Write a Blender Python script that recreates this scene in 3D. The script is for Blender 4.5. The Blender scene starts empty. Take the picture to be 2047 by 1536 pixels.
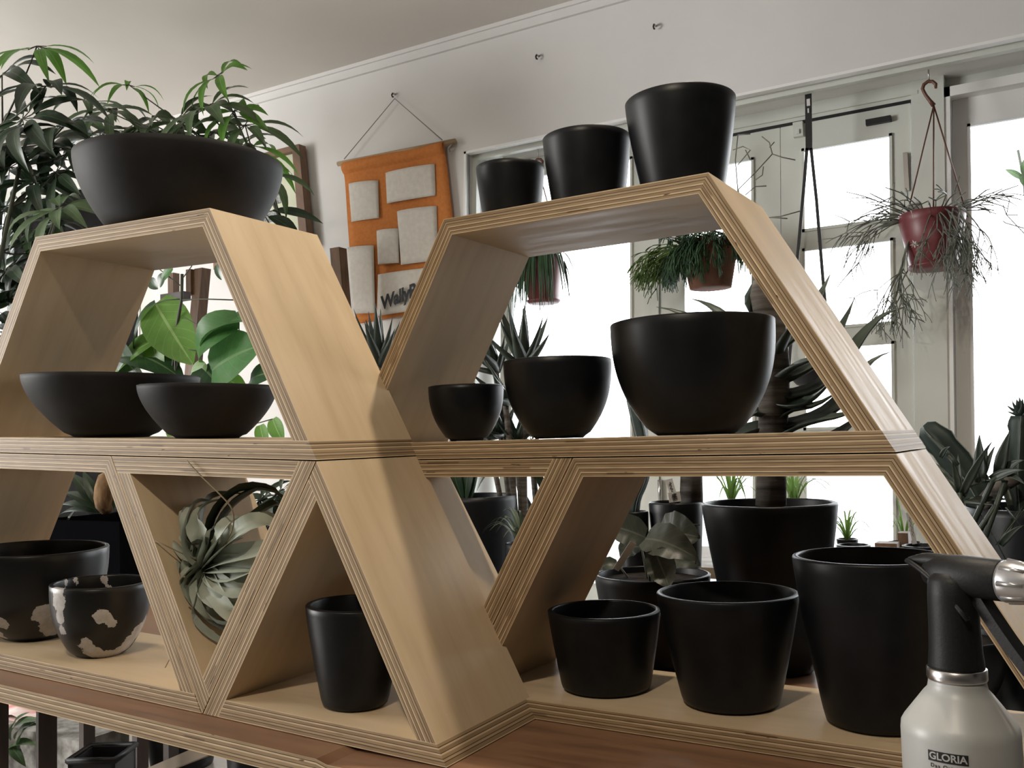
import bpy, math, random
from mathutils import Vector as V, Matrix, Quaternion
random.seed(7)
D = bpy.data
SC = bpy.context.scene
COL = SC.collection
# ------------------------------------------------------------------ camera, sky, lights, exposure
W_PX, H_PX = 2047, 1536
F_PX = 1889.187
CAM = V((0.7143, -1.0236, 1.1710))
C_R = V((0.86127290, 0.50741993, -0.02709261))   # camera right
C_D = V((-0.05266232, 0.03610283, -0.99795955))  # camera down
C_F = V((-0.50540645, 0.86094227, 0.05781630))   # camera forward
cam = D.cameras.new('camera'); cam.sensor_fit = 'HORIZONTAL'; cam.sensor_width = 36
cam.lens = F_PX * 36 / W_PX; cam.clip_start = 0.02; cam.clip_end = 200
co = D.objects.new('camera', cam); COL.objects.link(co)
M = Matrix((C_R, -C_D, -C_F)).transposed().to_4x4(); M.translation = CAM
co.matrix_world = M
SC.camera = co
world = D.worlds.new('sky'); SC.world = world; world.use_nodes = True
bg = world.node_tree.nodes['Background']
bg.inputs[0].default_value = (0.93, 0.97, 1.0, 1); bg.inputs[1].default_value = 8.0
SC.view_settings.view_transform = 'Standard'; SC.view_settings.look = 'None'
SC.view_settings.exposure = 0.0; SC.view_settings.gamma = 1.0; SC.view_settings.use_curve_mapping = False
try:
    SC.cycles.use_denoising = True; SC.cycles.max_bounces = 8; SC.cycles.transparent_max_bounces = 16
    SC.cycles.sample_clamp_indirect = 6; SC.cycles.caustics_reflective = False; SC.cycles.caustics_refractive = False
except Exception: pass
def area(name, loc, target, size, power, color, sy=None):
    l = D.lights.new(name, 'AREA'); l.energy = power; l.color = color; l.size = size
    if sy: l.shape = 'RECTANGLE'; l.size_y = sy
    o = D.objects.new(name, l); COL.objects.link(o); o.location = loc
    o.rotation_euler = (V(target) - V(loc)).to_track_quat('-Z', 'Y').to_euler(); return o
def spot(name, loc, target, power, color, angle, size=.06, blend=.6):
    l = D.lights.new(name, 'SPOT'); l.energy = power; l.color = color; l.spot_size = math.radians(angle)
    l.spot_blend = blend; l.shadow_soft_size = size
    o = D.objects.new(name, l); COL.objects.link(o); o.location = loc
    o.rotation_euler = (V(target) - V(loc)).to_track_quat('-Z', 'Y').to_euler(); return o
WARM = (1.0, .86, .68)
spot('ceiling_spot_front', (.42, -1.7, 3.05), (-.1, .2, 1.0), 112, WARM, 84, .05)
spot('ceiling_spot_overhead', (.34, .62, 3.1), (-.35, .1, .95), 96, WARM, 84, .04)
spot('ceiling_spot_plants', (-1.0, -.2, 3.05), (-2.2, 1.9, 1.7), 40, (1, .9, .76), 64, .08)
area('side_fill_light', (-5.9, -1.4, 1.8), (-.6, 2.6, 1.9), 3.0, 430, (1, .985, .96), 2.0)  # soft fill added from the left to brighten the back wall; no window there

def at(x, y, Y):
    v = C_R * ((x - 1023.5) / F_PX) + C_D * ((y - 768) / F_PX) + C_F
    return CAM + v * ((Y - CAM.y) / v.y)
def ppm(p):  # pixels per metre at a point
    return F_PX / (V(p) - CAM).dot(C_F)
# ------------------------------------------------------------------ materials
def mat(name, color, rough=.5, metal=0, spec=.5, transl=0, alpha=None):
    m = D.materials.new(name); m.use_nodes = True; n = m.node_tree.nodes; b = n['Principled BSDF']
    b.inputs['Base Color'].default_value = (*color, 1); b.inputs['Roughness'].default_value = rough
    b.inputs['Metallic'].default_value = metal; b.inputs['Specular IOR Level'].default_value = spec
    return m
class NT:
    def __init__(s, m): s.t = m.node_tree; s.n = s.t.nodes; s.b = s.n.get('Principled BSDF')
    def new(s, typ, **k):
        x = s.n.new(typ)
        for a, v in k.items(): setattr(x, a, v)
        return x
    def link(s, a, b): s.t.links.new(a, b)
    def ramp(s, stops, interp='LINEAR'):
        r = s.n.new('ShaderNodeValToRGB'); r.color_ramp.interpolation = interp; e = r.color_ramp.elements
        while len(e) < len(stops): e.new(.5)
        for k, (p, c) in zip(e, stops): k.position = p; k.color = (*c, 1) if len(c) == 3 else c
        return r
    def noise(s, vec, scale, detail=4, rough=.55):
        x = s.n.new('ShaderNodeTexNoise'); x.inputs['Scale'].default_value = scale; x.inputs['Detail'].default_value = detail
        x.inputs['Roughness'].default_value = rough
        if vec is not None: s.link(vec, x.inputs['Vector'])
        return x
    def mapping(s, vec, scale):
        x = s.n.new('ShaderNodeMapping'); x.inputs['Scale'].default_value = scale; s.link(vec, x.inputs['Vector']); return x.outputs[0]
    def math(s, op, a, b=None):
        x = s.n.new('ShaderNodeMath'); x.operation = op
        for i, q in enumerate((a, b)):
            if q is None: continue
            if isinstance(q, (int, float)): x.inputs[i].default_value = q
            else: s.link(q, x.inputs[i])
        return x.outputs[0]
    def mix(s, fac, a, b, blend='MIX'):
        x = s.n.new('ShaderNodeMix'); x.data_type = 'RGBA'; x.blend_type = blend
        for i, q in ((0, fac), (6, a), (7, b)):
            if isinstance(q, (int, float)): x.inputs[i].default_value = q
            elif isinstance(q, tuple): x.inputs[i].default_value = (*q, 1)
            else: s.link(q, x.inputs[i])
        return x.outputs[2]
def mottled(name, c1, c2, scale, rough=.5, spec=.5, bump=0, coord='Object', metal=0, stretch=(1, 1, 1)):
    m = mat(name, c1, rough, metal, spec); t = NT(m)
    tc = t.new('ShaderNodeTexCoord'); v = t.mapping(tc.outputs[coord], stretch)
    n = t.noise(v, scale, 5); r = t.ramp([(.35, c1), (.65, c2)]); t.link(n.outputs[0], r.inputs[0])
    t.link(r.outputs[0], t.b.inputs['Base Color'])
    if bump:
        b = t.new('ShaderNodeBump'); b.inputs['Strength'].default_value = bump; b.inputs['Distance'].default_value = .002
        t.link(n.outputs[0], b.inputs['Height']); t.link(b.outputs[0], t.b.inputs['Normal'])
    return m
PT = .0274       # plywood thickness
def ply_edge(name, thick):
    m = mat(name, (.4, .3, .18), .55, 0, .3); t = NT(m)
    uv = t.new('ShaderNodeUVMap'); sp = t.new('ShaderNodeSeparateXYZ'); t.link(uv.outputs[0], sp.inputs[0])
    oi = t.new('ShaderNodeObjectInfo')
    cu = t.math('ADD', sp.outputs[0], t.math('MULTIPLY', oi.outputs['Random'], 7.3))
    vv = t.math('DIVIDE', sp.outputs[1], thick)
    # thin wobble of the glue lines
    cb = t.new('ShaderNodeCombineXYZ'); t.link(t.math('MULTIPLY', cu, 9), cb.inputs[0]); t.link(t.math('MULTIPLY', vv, 1.5), cb.inputs[1])
    wob = t.noise(cb.outputs[0], 1.0, 1)
    vw = t.math('ADD', vv, t.math('MULTIPLY', t.math('SUBTRACT', wob.outputs[0], .5), .035))
    L, Dk, Md = (.60, .47, .31), (.075, .045, .026), (.29, .205, .12)
    M2 = (.34, .245, .145); L2 = (.42, .315, .195)
    st = [(0, L), (.045, Md), (.19, Dk), (.225, L2), (.33, Dk), (.36, M2), (.50, L), (.57, Dk), (.60, Md), (.74, L), (.81, Dk), (.845, M2), (.955, L)]
    r = t.ramp(st, 'CONSTANT'); t.link(vw, r.inputs[0])
    # veneer pieces: darker or paler stretches inside one ply
    lay = t.math('FLOOR', t.math('MULTIPLY', vw, 9)); cb2 = t.new('ShaderNodeCombineXYZ')
    t.link(t.math('MULTIPLY', cu, 7), cb2.inputs[0]); t.link(t.math('MULTIPLY', lay, 3.7), cb2.inputs[1])
    n2 = t.noise(cb2.outputs[0], 1.0, 1); r2 = t.ramp([(.31, (.6, .56, .52)), (.33, (1, 1, 1)), (.68, (1, 1, 1)), (.70, (1.15, 1.12, 1.1))]); t.link(n2.outputs[0], r2.inputs[0])
    c = t.mix(1.0, r.outputs[0], r2.outputs[0], 'MULTIPLY')
    cb3 = t.new('ShaderNodeCombineXYZ'); t.link(t.math('MULTIPLY', cu, 22), cb3.inputs[0]); t.link(t.math('MULTIPLY', vv, 8), cb3.inputs[1])
    n3 = t.noise(cb3.outputs[0], 1.0, 1); r3 = t.ramp([(.28, (.84, .82, .80)), (.55, (1.06, 1.06, 1.06))]); t.link(n3.outputs[0], r3.inputs[0])
    c = t.mix(1.0, c, r3.outputs[0], 'MULTIPLY')
    # knots and voids
    cb4 = t.new('ShaderNodeCombineXYZ'); t.link(t.math('MULTIPLY', cu, 26), cb4.inputs[0]); t.link(t.math('MULTIPLY', vv, 4.5), cb4.inputs[1])
    n4 = t.noise(cb4.outputs[0], 1.0, 2); r4 = t.ramp([(.71, (1, 1, 1)), (.735, (.2, .15, .12))]); t.link(n4.outputs[0], r4.inputs[0])
    c = t.mix(1.0, c, r4.outputs[0], 'MULTIPLY')
    t.link(c, t.b.inputs['Base Color']); return m
def grain_face(name, c1, c2, c3, rough, su=5, sv=38, spec=.5):
    m = mat(name, c1, rough, 0, spec); t = NT(m)
    uv = t.new('ShaderNodeUVMap'); oi = t.new('ShaderNodeObjectInfo')
    ad = t.new('ShaderNodeVectorMath'); ad.operation = 'ADD'; t.link(uv.outputs[0], ad.inputs[0])
    cb = t.new('ShaderNodeCombineXYZ'); k = t.math('MULTIPLY', oi.outputs['Random'], 9.1); t.link(k, cb.inputs[0]); t.link(k, cb.inputs[1])
    t.link(cb.outputs[0], ad.inputs[1])
    n1 = t.noise(t.mapping(ad.outputs[0], (su, sv, 1)), 1, 5); n2 = t.noise(t.mapping(ad.outputs[0], (1.6, 6, 1)), 1, 3)
    r = t.ramp([(.28, c2), (.5, c1), (.75, c3)]); t.link(n1.outputs[0], r.inputs[0])
    r2 = t.ramp([(.3, (.87, .85, .82)), (.7, (1.04, 1.03, 1.02))]); t.link(n2.outputs[0], r2.inputs[0])
    t.link(t.mix(1.0, r.outputs[0], r2.outputs[0], 'MULTIPLY'), t.b.inputs['Base Color'])
    rr = t.ramp([(.3, (rough * .8,) * 3), (.7, (rough * 1.25,) * 3)]); t.link(n1.outputs[0], rr.inputs[0]); t.link(rr.outputs[0], t.b.inputs['Roughness'])
    b = t.new('ShaderNodeBump'); b.inputs['Strength'].default_value = .12; b.inputs['Distance'].default_value = .001
    t.link(n1.outputs[0], b.inputs['Height']); t.link(b.outputs[0], t.b.inputs['Normal'])
    return m
def leafmat(name, c, c2, rough=.4, transl=.35, rib=None, serr=False):
    m = mat(name, c, rough, 0, .5); t = NT(m)
    tc = t.new('ShaderNodeTexCoord'); n = t.noise(tc.outputs['Object'], 14, 3)
    r = t.ramp([(.35, c), (.65, c2)]); t.link(n.outputs[0], r.inputs[0]); c0 = r.outputs[0]
    if rib:
        uv = t.new('ShaderNodeUVMap'); sp = t.new('ShaderNodeSeparateXYZ'); t.link(uv.outputs[0], sp.inputs[0])
        a = t.math('ABSOLUTE', t.math('SUBTRACT', sp.outputs[0], .5)); k = t.math('LESS_THAN', a, .028)
        # side veins run obliquely
        w = t.math('FRACT', t.math('SUBTRACT', t.math('MULTIPLY', sp.outputs[1], 7), t.math('MULTIPLY', a, 4)))
        k2 = t.math('MULTIPLY', t.math('LESS_THAN', w, .07), .35)
        c0 = t.mix(t.math('MAXIMUM', k, k2), c0, rib)
    t.link(c0, t.b.inputs['Base Color'])
    if transl:
        tr = t.new('ShaderNodeBsdfTranslucent'); t.link(c0, tr.inputs[0]); mx = t.new('ShaderNodeMixShader'); mx.inputs[0].default_value = transl
        out = t.n['Material Output']; t.link(t.b.outputs[0], mx.inputs[1]); t.link(tr.outputs[0], mx.inputs[2]); t.link(mx.outputs[0], out.inputs[0])
    return m
def glassmat(name):
    m = D.materials.new(name); m.use_nodes = True; t = NT(m); t.n.remove(t.b)
    a = t.new('ShaderNodeBsdfTransparent'); g = t.new('ShaderNodeBsdfGlossy'); g.inputs['Roughness'].default_value = .02
    f = t.new('ShaderNodeFresnel'); f.inputs[0].default_value = 1.3; mx = t.new('ShaderNodeMixShader')
    t.link(f.outputs[0], mx.inputs[0]); t.link(a.outputs[0], mx.inputs[1]); t.link(g.outputs[0], mx.inputs[2]); t.link(mx.outputs[0], t.n['Material Output'].inputs[0])
    return m
def patchy(name, blobs):
    """black clay with ragged pale patches; blobs = (x, y, z, radius) in the bowl's own space"""
    m = mat(name, (.006, .0065, .007), .36, 0, .4); t = NT(m); tc = t.new('ShaderNodeTexCoord')
    n = t.noise(tc.outputs['Object'], 38, 6, .62); o_ = t.new('ShaderNodeVectorMath'); o_.operation = 'MULTIPLY_ADD'
    t.link(n.outputs['Color'], o_.inputs[0]); o_.inputs[1].default_value = (.034,) * 3; t.link(tc.outputs['Object'], o_.inputs[2]); cur = None
    for x, y, z, r in blobs:
        d = t.new('ShaderNodeVectorMath'); d.operation = 'DISTANCE'; t.link(o_.outputs[0], d.inputs[0]); d.inputs[1].default_value = (x + .017, y + .017, z + .017)
        q = t.math('DIVIDE', d.outputs['Value'], r); cur = q if cur is None else t.math('MINIMUM', cur, q)
    k = t.math('LESS_THAN', cur, 1.0); n2 = t.noise(tc.outputs['Object'], 60, 4); r2 = t.ramp([(.35, (.38, .36, .35)), (.65, (.52, .50, .49))]); t.link(n2.outputs[0], r2.inputs[0])
    t.link(t.mix(k, (.006, .0065, .007), r2.outputs[0]), t.b.inputs['Base Color']); return m
MT = {}
MT['ply_edge'] = ply_edge('plywood_edge', PT)
MT['ply_face'] = grain_face('birch_plywood_face', (.62, .49, .33), (.56, .435, .285), (.66, .53, .365), .5, spec=.22)
MT['table'] = grain_face('reddish_table_wood', (.24, .13, .077), (.15, .078, .046), (.30, .17, .10), .36, 5, 42)
MT['table_edge'] = ply_edge('table_edge_plies', .032)
MT['leg'] = grain_face('dark_brown_wood', (.036, .018, .011), (.022, .011, .007), (.05, .026, .015), .5)
MT['post'] = grain_face('worn_brown_wood', (.17, .095, .055), (.085, .045, .026), (.24, .145, .085), .55)
MT['palewood'] = grain_face('weathered_pale_wood', (.30, .24, .17), (.2, .155, .11), (.38, .3, .22), .6)
MT['pot'] = mottled('black_matte_ceramic', (.0046, .0056, .0074), (.0078, .009, .0115), 30, .40, .28, .08)
MT['pot_grey'] = mottled('dusty_black_clay', (.006, .006, .0065), (.016, .0155, .0165), 9, .62, .22, .1)
MT['wall'] = mottled('white_wall_paint', (.70, .69, .68), (.74, .73, .72), 2, .7, .3)
MT['ceiling'] = mottled('ceiling_paint', (.66, .63, .59), (.69, .66, .62), 1.5, .8, .2)
MT['frame_paint'] = mottled('greenish_grey_gloss_paint', (.66, .68, .63), (.70, .72, .67), 4, .35, .5)
MT['white_paint'] = mat('bright_white_paint', (.88, .88, .87), .45)
MT['floor'] = grain_face('pale_floorboards', (.40, .37, .33), (.32, .29, .25), (.46, .43, .39), .14, 2, 9, spec=.7)
MT['blackmatte'] = mat('black_matte_planter', (.004, .004, .005), 1, 0, .0)
MT['black'] = mat('black_rubber', (.012, .012, .014), .5)
MT['blackplastic'] = mottled('black_grained_plastic', (.006, .0065, .0075), (.010, .0105, .012), 400, .5, .3, .12)
MT['metal'] = mat('brushed_steel', (.55, .54, .53), .28, 1)
MT['greyplastic'] = mat('silver_grey_plastic', (.42, .42, .43), .3, .7)
MT['orangefelt'] = mottled('orange_brown_felt', (.50, .175, .05), (.56, .21, .065), 60, .9, .1, .3)
MT['cream'] = mottled('cream_canvas', (.60, .57, .52), (.66, .63, .58), 40, .9, .1, .2)
MT['cord'] = mat('grey_cord', (.28, .26, .24), .8)
MT['dowel'] = grain_face('raw_wood_dowel', (.42, .30, .18), (.34, .23, .13), (.5, .37, .24), .6)
MT['ink'] = mat('black_print', (.008, .008, .009), .6)
MT['bottle'] = mat('translucent_white_plastic', (.40, .41, .405), .38)
MT['brass'] = mat('pale_brass', (.72, .52, .22), .35, .8)
MT['red'] = mottled('dark_red_plastic', (.15, .03, .036), (.19, .045, .05), 5, .4)
MT['terracotta'] = mottled('mossy_terracotta', (.27, .12, .08), (.16, .085, .06), 8, .8, .2)
MT['rust'] = mat('brown_plastic_hanger', (.13, .05, .03), .45)
MT['soil'] = mottled('dark_soil', (.012, .009, .007), (.035, .025, .018), 60, .95, .1, .8)
MT['bark'] = mottled('grey_ringed_bark', (.06, .052, .045), (.16, .145, .13), 30, .85, .2, .6, stretch=(.3, .3, 3))
MT['brownfibre'] = mottled('brown_fibrous_husk', (.07, .04, .022), (.26, .17, .095), 26, .9, .1, .6, stretch=(2, 2, .5))
MT['concrete'] = mottled('rough_grey_concrete', (.19, .18, .165), (.40, .39, .37), 24, .9, .1, .8)
MT['tag'] = mat('white_plastic_tag', (.68, .67, .66), .5)
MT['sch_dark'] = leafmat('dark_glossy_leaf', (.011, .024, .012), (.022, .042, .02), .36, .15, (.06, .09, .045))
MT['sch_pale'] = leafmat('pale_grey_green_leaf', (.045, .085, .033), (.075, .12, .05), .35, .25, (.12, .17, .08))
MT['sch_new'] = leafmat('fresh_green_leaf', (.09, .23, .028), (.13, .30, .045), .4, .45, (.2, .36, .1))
MT['fic_dark'] = leafmat('deep_green_broad_leaf', (.014, .042, .016), (.022, .058, .022), .3, .15, (.09, .14, .07))
MT['fic_light'] = leafmat('light_green_broad_leaf', (.10, .22, .035), (.13, .27, .05), .4, .5, (.25, .38, .13))
MT['fic_mid'] = leafmat('mid_green_broad_leaf', (.05, .15, .04), (.07, .185, .055), .36, .35, (.13, .24, .09))
MT['stem'] = mat('green_brown_stem', (.035, .04, .022), .6)
MT['aloe'] = leafmat('grey_green_succulent', (.030, .046, .036), (.048, .066, .05), .42, .06)
MT['aloe_pale'] = leafmat('pale_succulent_leaf', (.075, .105, .065), (.12, .15, .09), .45, .15)
MT['rhip'] = leafmat('green_twig', (.035, .09, .04), (.055, .12, .05), .45, .25)
MT['rhip_grey'] = leafmat('grey_green_twig', (.20, .22, .185), (.27, .285, .24), .45, .3)
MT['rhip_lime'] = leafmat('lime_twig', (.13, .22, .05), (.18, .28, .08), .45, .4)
MT['grass'] = leafmat('lime_grass_leaf', (.16, .28, .06), (.22, .36, .1), .45, .5)
MT['xero'] = leafmat('silver_green_leaf', (.29, .325, .26), (.38, .41, .34), .62, .12)
MT['xero_dark'] = leafmat('dark_green_strap_leaf', (.055, .075, .052), (.085, .11, .075), .5, .1)
MT['xero_tip'] = mat('dried_straw_tip', (.22, .17, .10), .8)
MT['begonia'] = leafmat('crinkled_dark_leaf', (.05, .06, .046), (.085, .095, .075), .42, .18, (.14, .15, .12))
MT['cactus'] = mottled('dark_blue_green_cactus', (.020, .034, .030), (.034, .052, .044), 20, .5, .4)
MT['cactus_rib'] = mat('pale_cactus_rib', (.20, .23, .20), .7)
MT['glass'] = glassmat('window_glass')
MT['mount'] = mat('cream_picture_mount', (.60, .62, .47), .7)
MT['print'] = mottled('grey_photo_print', (.10, .11, .12), (.42, .43, .40), 55, .6, .3)
MT['unseen_wall'] = mottled('darkened_unseen_wall', (.09, .08, .075), (.12, .11, .10), 4, .8, .2)  # unseen walls, kept dark to cut the light bounced into the shelves
MT['ground'] = mottled('grey_pavement', (.30, .30, .31), (.38, .38, .38), 3, .9, .1)
MT['teal'] = mat('teal_paint', (.02, .33, .20), .6)
MT['pinkcloth'] = mottled('red_and_white_cloth', (.55, .07, .09), (.75, .7, .66), 5, .9, .1)
MT['blue'] = mat('blue_plastic', (.02, .03, .30), .4)
# ------------------------------------------------------------------ mesh building
class G:
    def __init__(s): s.v = []; s.f = []; s.uv = []; s.mi = []
    def add(s, vs, fs, mi=0, uvs=None):
        o = len(s.v); s.v += [tuple(v) for v in vs]
        for f in fs:
            s.f.append([i + o for i in f]); s.mi.append(mi)
            s.uv.append([uvs[i] if uvs else (vs[i][0], vs[i][1]) for i in f])
    def quad(s, a, b, c, d, mi=0): s.add([a, b, c, d], [[0, 1, 2, 3]], mi, [(0, 0), (1, 0), (1, 1), (0, 1)])
    def box(s, lo, hi, mi=0, fn=None):
        (x0, y0, z0), (x1, y1, z1) = lo, hi
        P = [(x0, y0, z0), (x1, y0, z0), (x1, y1, z0), (x0, y1, z0), (x0, y0, z1), (x1, y0, z1), (x1, y1, z1), (x0, y1, z1)]
        L = max((x1 - x0, 0), (y1 - y0, 1), (z1 - z0, 2))[1]; oth = [i for i in range(3) if i != L]
        for f in ([0, 3, 2, 1], [4, 5, 6, 7], [0, 1, 5, 4], [1, 2, 6, 5], [2, 3, 7, 6], [3, 0, 4, 7]):
            vs = [P[i] for i in f]; uv = [(p[L], p[oth[0]] + p[oth[1]]) for p in vs]
            s.add([fn(p) for p in vs] if fn else vs, [[0, 1, 2, 3]], mi, uv)
    def tube(s, pts, rad, n=6, mi=0, cap=True):
        pts = [V(p) for p in pts]; k = len(pts)
        if not hasattr(rad, '__len__'): rad = [rad] * k
        t0 = (pts[1] - pts[0]).normalized(); u = t0.orthogonal().normalized(); vs = []; uvs = []; ln = 0
        for i, p in enumerate(pts):
            t = (pts[min(i + 1, k - 1)] - pts[max(i - 1, 0)])
            t = t.normalized() if t.length > 1e-9 else t0
            u = (u - t * u.dot(t)); u = u.normalized() if u.length > 1e-6 else t.orthogonal().normalized(); w = t.cross(u)
            if i: ln += (p - pts[i - 1]).length
            for j in range(n):
                a = 2 * math.pi * j / n; vs.append(p + (u * math.cos(a) + w * math.sin(a)) * rad[i]); uvs.append((ln, j * .01))
        fs = [[i * n + j, i * n + (j + 1) % n, (i + 1) * n + (j + 1) % n, (i + 1) * n + j] for i in range(k - 1) for j in range(n)]
        if cap: fs += [list(range(n))[::-1], [(k - 1) * n + j for j in range(n)]]
        s.add(vs, fs, mi, uvs)
    def lathe(s, prof, n=48, mi=0, c=(0, 0, 0)):
        vs = []; uvs = []
        for r, z in prof:
            for j in range(n):
                a = 2 * math.pi * j / n; vs.append((c[0] + r * math.cos(a), c[1] + r * math.sin(a), c[2] + z)); uvs.append((j / n, z))
        k = len(prof)
        s.add(vs, [[i * n + j, i * n + (j + 1) % n, (i + 1) * n + (j + 1) % n, (i + 1) * n + j] for i in range(k - 1) for j in range(n)]
              + [list(range(n))[::-1]] + ([[(k - 1) * n + j for j in range(n)]] if prof[-1][0] > 1e-4 else []), mi, uvs)
    def leaf(s, base, tip, up, width, bend=0.0, fold=.18, n=7, shape='lance', mi=0, twist=0, wavy=0, wfn=None):
        base, tip, up = V(base), V(tip), V(up); ax = tip - base; L = ax.length; ax = ax / L
        sd = ax.cross(up); sd = sd.normalized() if sd.length > 1e-6 else ax.orthogonal().normalized(); nm = sd.cross(ax)
        if twist: q = Quaternion(ax, twist); sd = q @ sd; nm = q @ nm
        vs = []; uvs = []
        for i in range(n + 1):
            t = i / n
            if wfn: w = wfn(t)
            elif shape == 'lance': w = math.sin(math.pi * min(1, t * .97 + .03)) ** .8 * (1.15 - .45 * t)
            elif shape == 'round': w = max(.02, math.sin(math.pi * t ** .85)) ** .55
            elif shape == 'heart': w = max(.02, math.sin(math.pi * min(1, t * .9 + .1))) ** .6 * (1.15 - .3 * t)
            elif shape == 'strap': w = (1 - t) ** .45 if t < .999 else .02
            else: w = (1 - t ** 2.2) + .01
            c = base + ax * (L * t) + nm * (bend * L * 4 * t * (1 - t))
            for q in (-1, -.5, 0, .5, 1):
                z = fold * abs(q) * w * width * .5 + (wavy * width * math.sin(t * 23 + q * 2.1) * abs(q) if wavy else 0)
                vs.append(c + sd * (q * w * width * .5) + nm * z); uvs.append((.5 + q * .5, t))
        s.add(vs, [[i * 5 + j, i * 5 + j + 1, (i + 1) * 5 + j + 1, (i + 1) * 5 + j] for i in range(n) for j in range(4)], mi, uvs)
    def fleshy(s, pts, wid, thick, up, mi=0):
        # thick tapering leaf: crescent section swept along pts
        pts = [V(p) for p in pts]; k = len(pts); vs = []; uvs = []; up = V(up)
        for i, p in enumerate(pts):
            t = (pts[min(i + 1, k - 1)] - pts[max(i - 1, 0)]).normalized(); sd = t.cross(up)
            sd = sd.normalized() if sd.length > 1e-5 else t.orthogonal().normalized(); nm = sd.cross(t)
            q = i / (k - 1); w = wid * max(.03, (1 - q ** 1.7)) * (.75 + .5 * min(1, q * 3) if q < .33 else 1.25 - .25 * q) * .5
            h = thick * max(.05, 1 - q ** 1.5)
            for a, b in ((-1, .35), (-.5, -.12), (0, -.28), (.5, -.12), (1, .35), (.6, -.65), (0, -1), (-.6, -.65)):
                vs.append(p + sd * (a * w) + nm * (b * h)); uvs.append((.5 + a * .5, q))
        s.add(vs, [[i * 8 + j, i * 8 + (j + 1) % 8, (i + 1) * 8 + (j + 1) % 8, (i + 1) * 8 + j] for i in range(k - 1) for j in range(8)]
              + [list(range(8))[::-1], [(k - 1) * 8 + j for j in range(8)]], mi, uvs)
def obj(name, g, mats, parent=None, smooth=True, loc=None, rot=None, bevel=0):
    me = D.meshes.new(name); me.from_pydata(g.v, [], g.f); me.update()
    l = me.uv_layers.new(name='UVMap'); flat = [c for f in g.uv for uv in f for c in uv[:2]]
    l.data.foreach_set('uv', flat)
    for m in (mats if isinstance(mats, (list, tuple)) else [mats]): me.materials.append(MT[m] if isinstance(m, str) else m)
    me.polygons.foreach_set('material_index', g.mi); me.polygons.foreach_set('use_smooth', [smooth] * len(g.f))
    o = D.objects.new(name, me); COL.objects.link(o)
    if parent: o.parent = parent
    if loc is not None: o.location = loc
    if rot is not None: o.rotation_euler = rot
    if bevel:
        b = o.modifiers.new('edge', 'BEVEL'); b.width = bevel; b.segments = 2; b.limit_method = 'ANGLE'
    return o
def tag(o, label, cat, group=None):
    o['label'] = label; o['category'] = cat
    if group: o['group'] = group
    return o
def thing(name, label, cat, loc=(0, 0, 0), rot=(0, 0, 0), group=None):
    o = D.objects.new(name, None); COL.objects.link(o); o.empty_display_size = .05; o.location = loc; o.rotation_euler = rot
    return tag(o, label, cat, group)
def struct(name, g, mats, parent=None, smooth=False):
    o = obj(name, g, mats, parent, smooth)
    if not parent: o['kind'] = 'structure'
    return o
def bez(a, b, c, n=6): return [V(a) * (1 - t) ** 2 + V(b) * 2 * t * (1 - t) + V(c) * t * t for t in [i / n for i in range(n + 1)]]
def text_mesh(s, size, bold=0, spacing=1.0):
    cu = D.curves.new('lettering', 'FONT'); cu.body = s; cu.size = size; cu.offset = bold; cu.space_character = spacing
    cu.align_x = 'CENTER'; cu.align_y = 'CENTER'; cu.resolution_u = 4
    o = D.objects.new('lettering', cu); COL.objects.link(o); bpy.context.view_layer.update()
    me = o.to_mesh(); vs = [tuple(v.co) for v in me.vertices]; fs = [list(p.vertices) for p in me.polygons]
    o.to_mesh_clear(); D.objects.remove(o); D.curves.remove(cu); return vs, fs
# ------------------------------------------------------------------ the room (an old shop whose back wall leans a little)
YW, YF = 2.88, 3.16
def lean(p): return (p[0] + .037 * (p[2] - 2.1), p[1], p[2])
ZC = 3.205; ZL = 2.607
g = G(); g.box((-6.2, -3.4, -.06), (3.2, YF + .12, 0)); fl = struct('floor', g, 'floor')
g = G(); g.box((-6.2, -3.4, ZC), (3.2, YW + .05, ZC + .06)); struct('ceiling', g, 'ceiling')
XO = -1.82       # left edge of the wide window opening
g = G()
g.box((-4.17, YW, 0), (XO, YW + .05, ZC), 0, lean)              # solid wall between the two openings
g.box((XO, YW, ZL), (3.4, YW + .05, ZC), 0, lean)               # wall over the opening
g.box((-6.4, YW, 0), (-4.17, YW + .05, .5), 0, lean); g.box((-6.4, YW, 3.02), (-4.17, YW + .05, ZC), 0, lean)
g.box((1.45, YF, 0), (3.3, YF + .06, ZL + .04))  # unseen stretch of wall, added to cut daylight from the right
struct('wall_back', g, 'wall')
g = G(); g.box((-6.25, -3.4, 0), (-6.2, YW, ZC)); struct('wall_left', g, 'wall')
g = G(); g.box((3.2, -3.4, 0), (3.25, YF, ZC)); struct('wall_right', g, 'unseen_wall')
g = G(); g.box((-6.2, -3.45, 0), (3.2, -3.4, ZC)); struct('wall_front', g, 'unseen_wall')
g = G(); g.box((-6.2, YW - .018, ZC - .062), (3.2, YW, ZC), 0, lean); g.box((-6.2, YW - .03, ZC - .02), (3.2, YW - .018, ZC), 0, lean)
struct('trim_1', g, 'wall')
g = G(); g.box((-40, YF + .14, -.14), (40, 60, -.08)); o = struct('ground_outside', g, 'ground')
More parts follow.
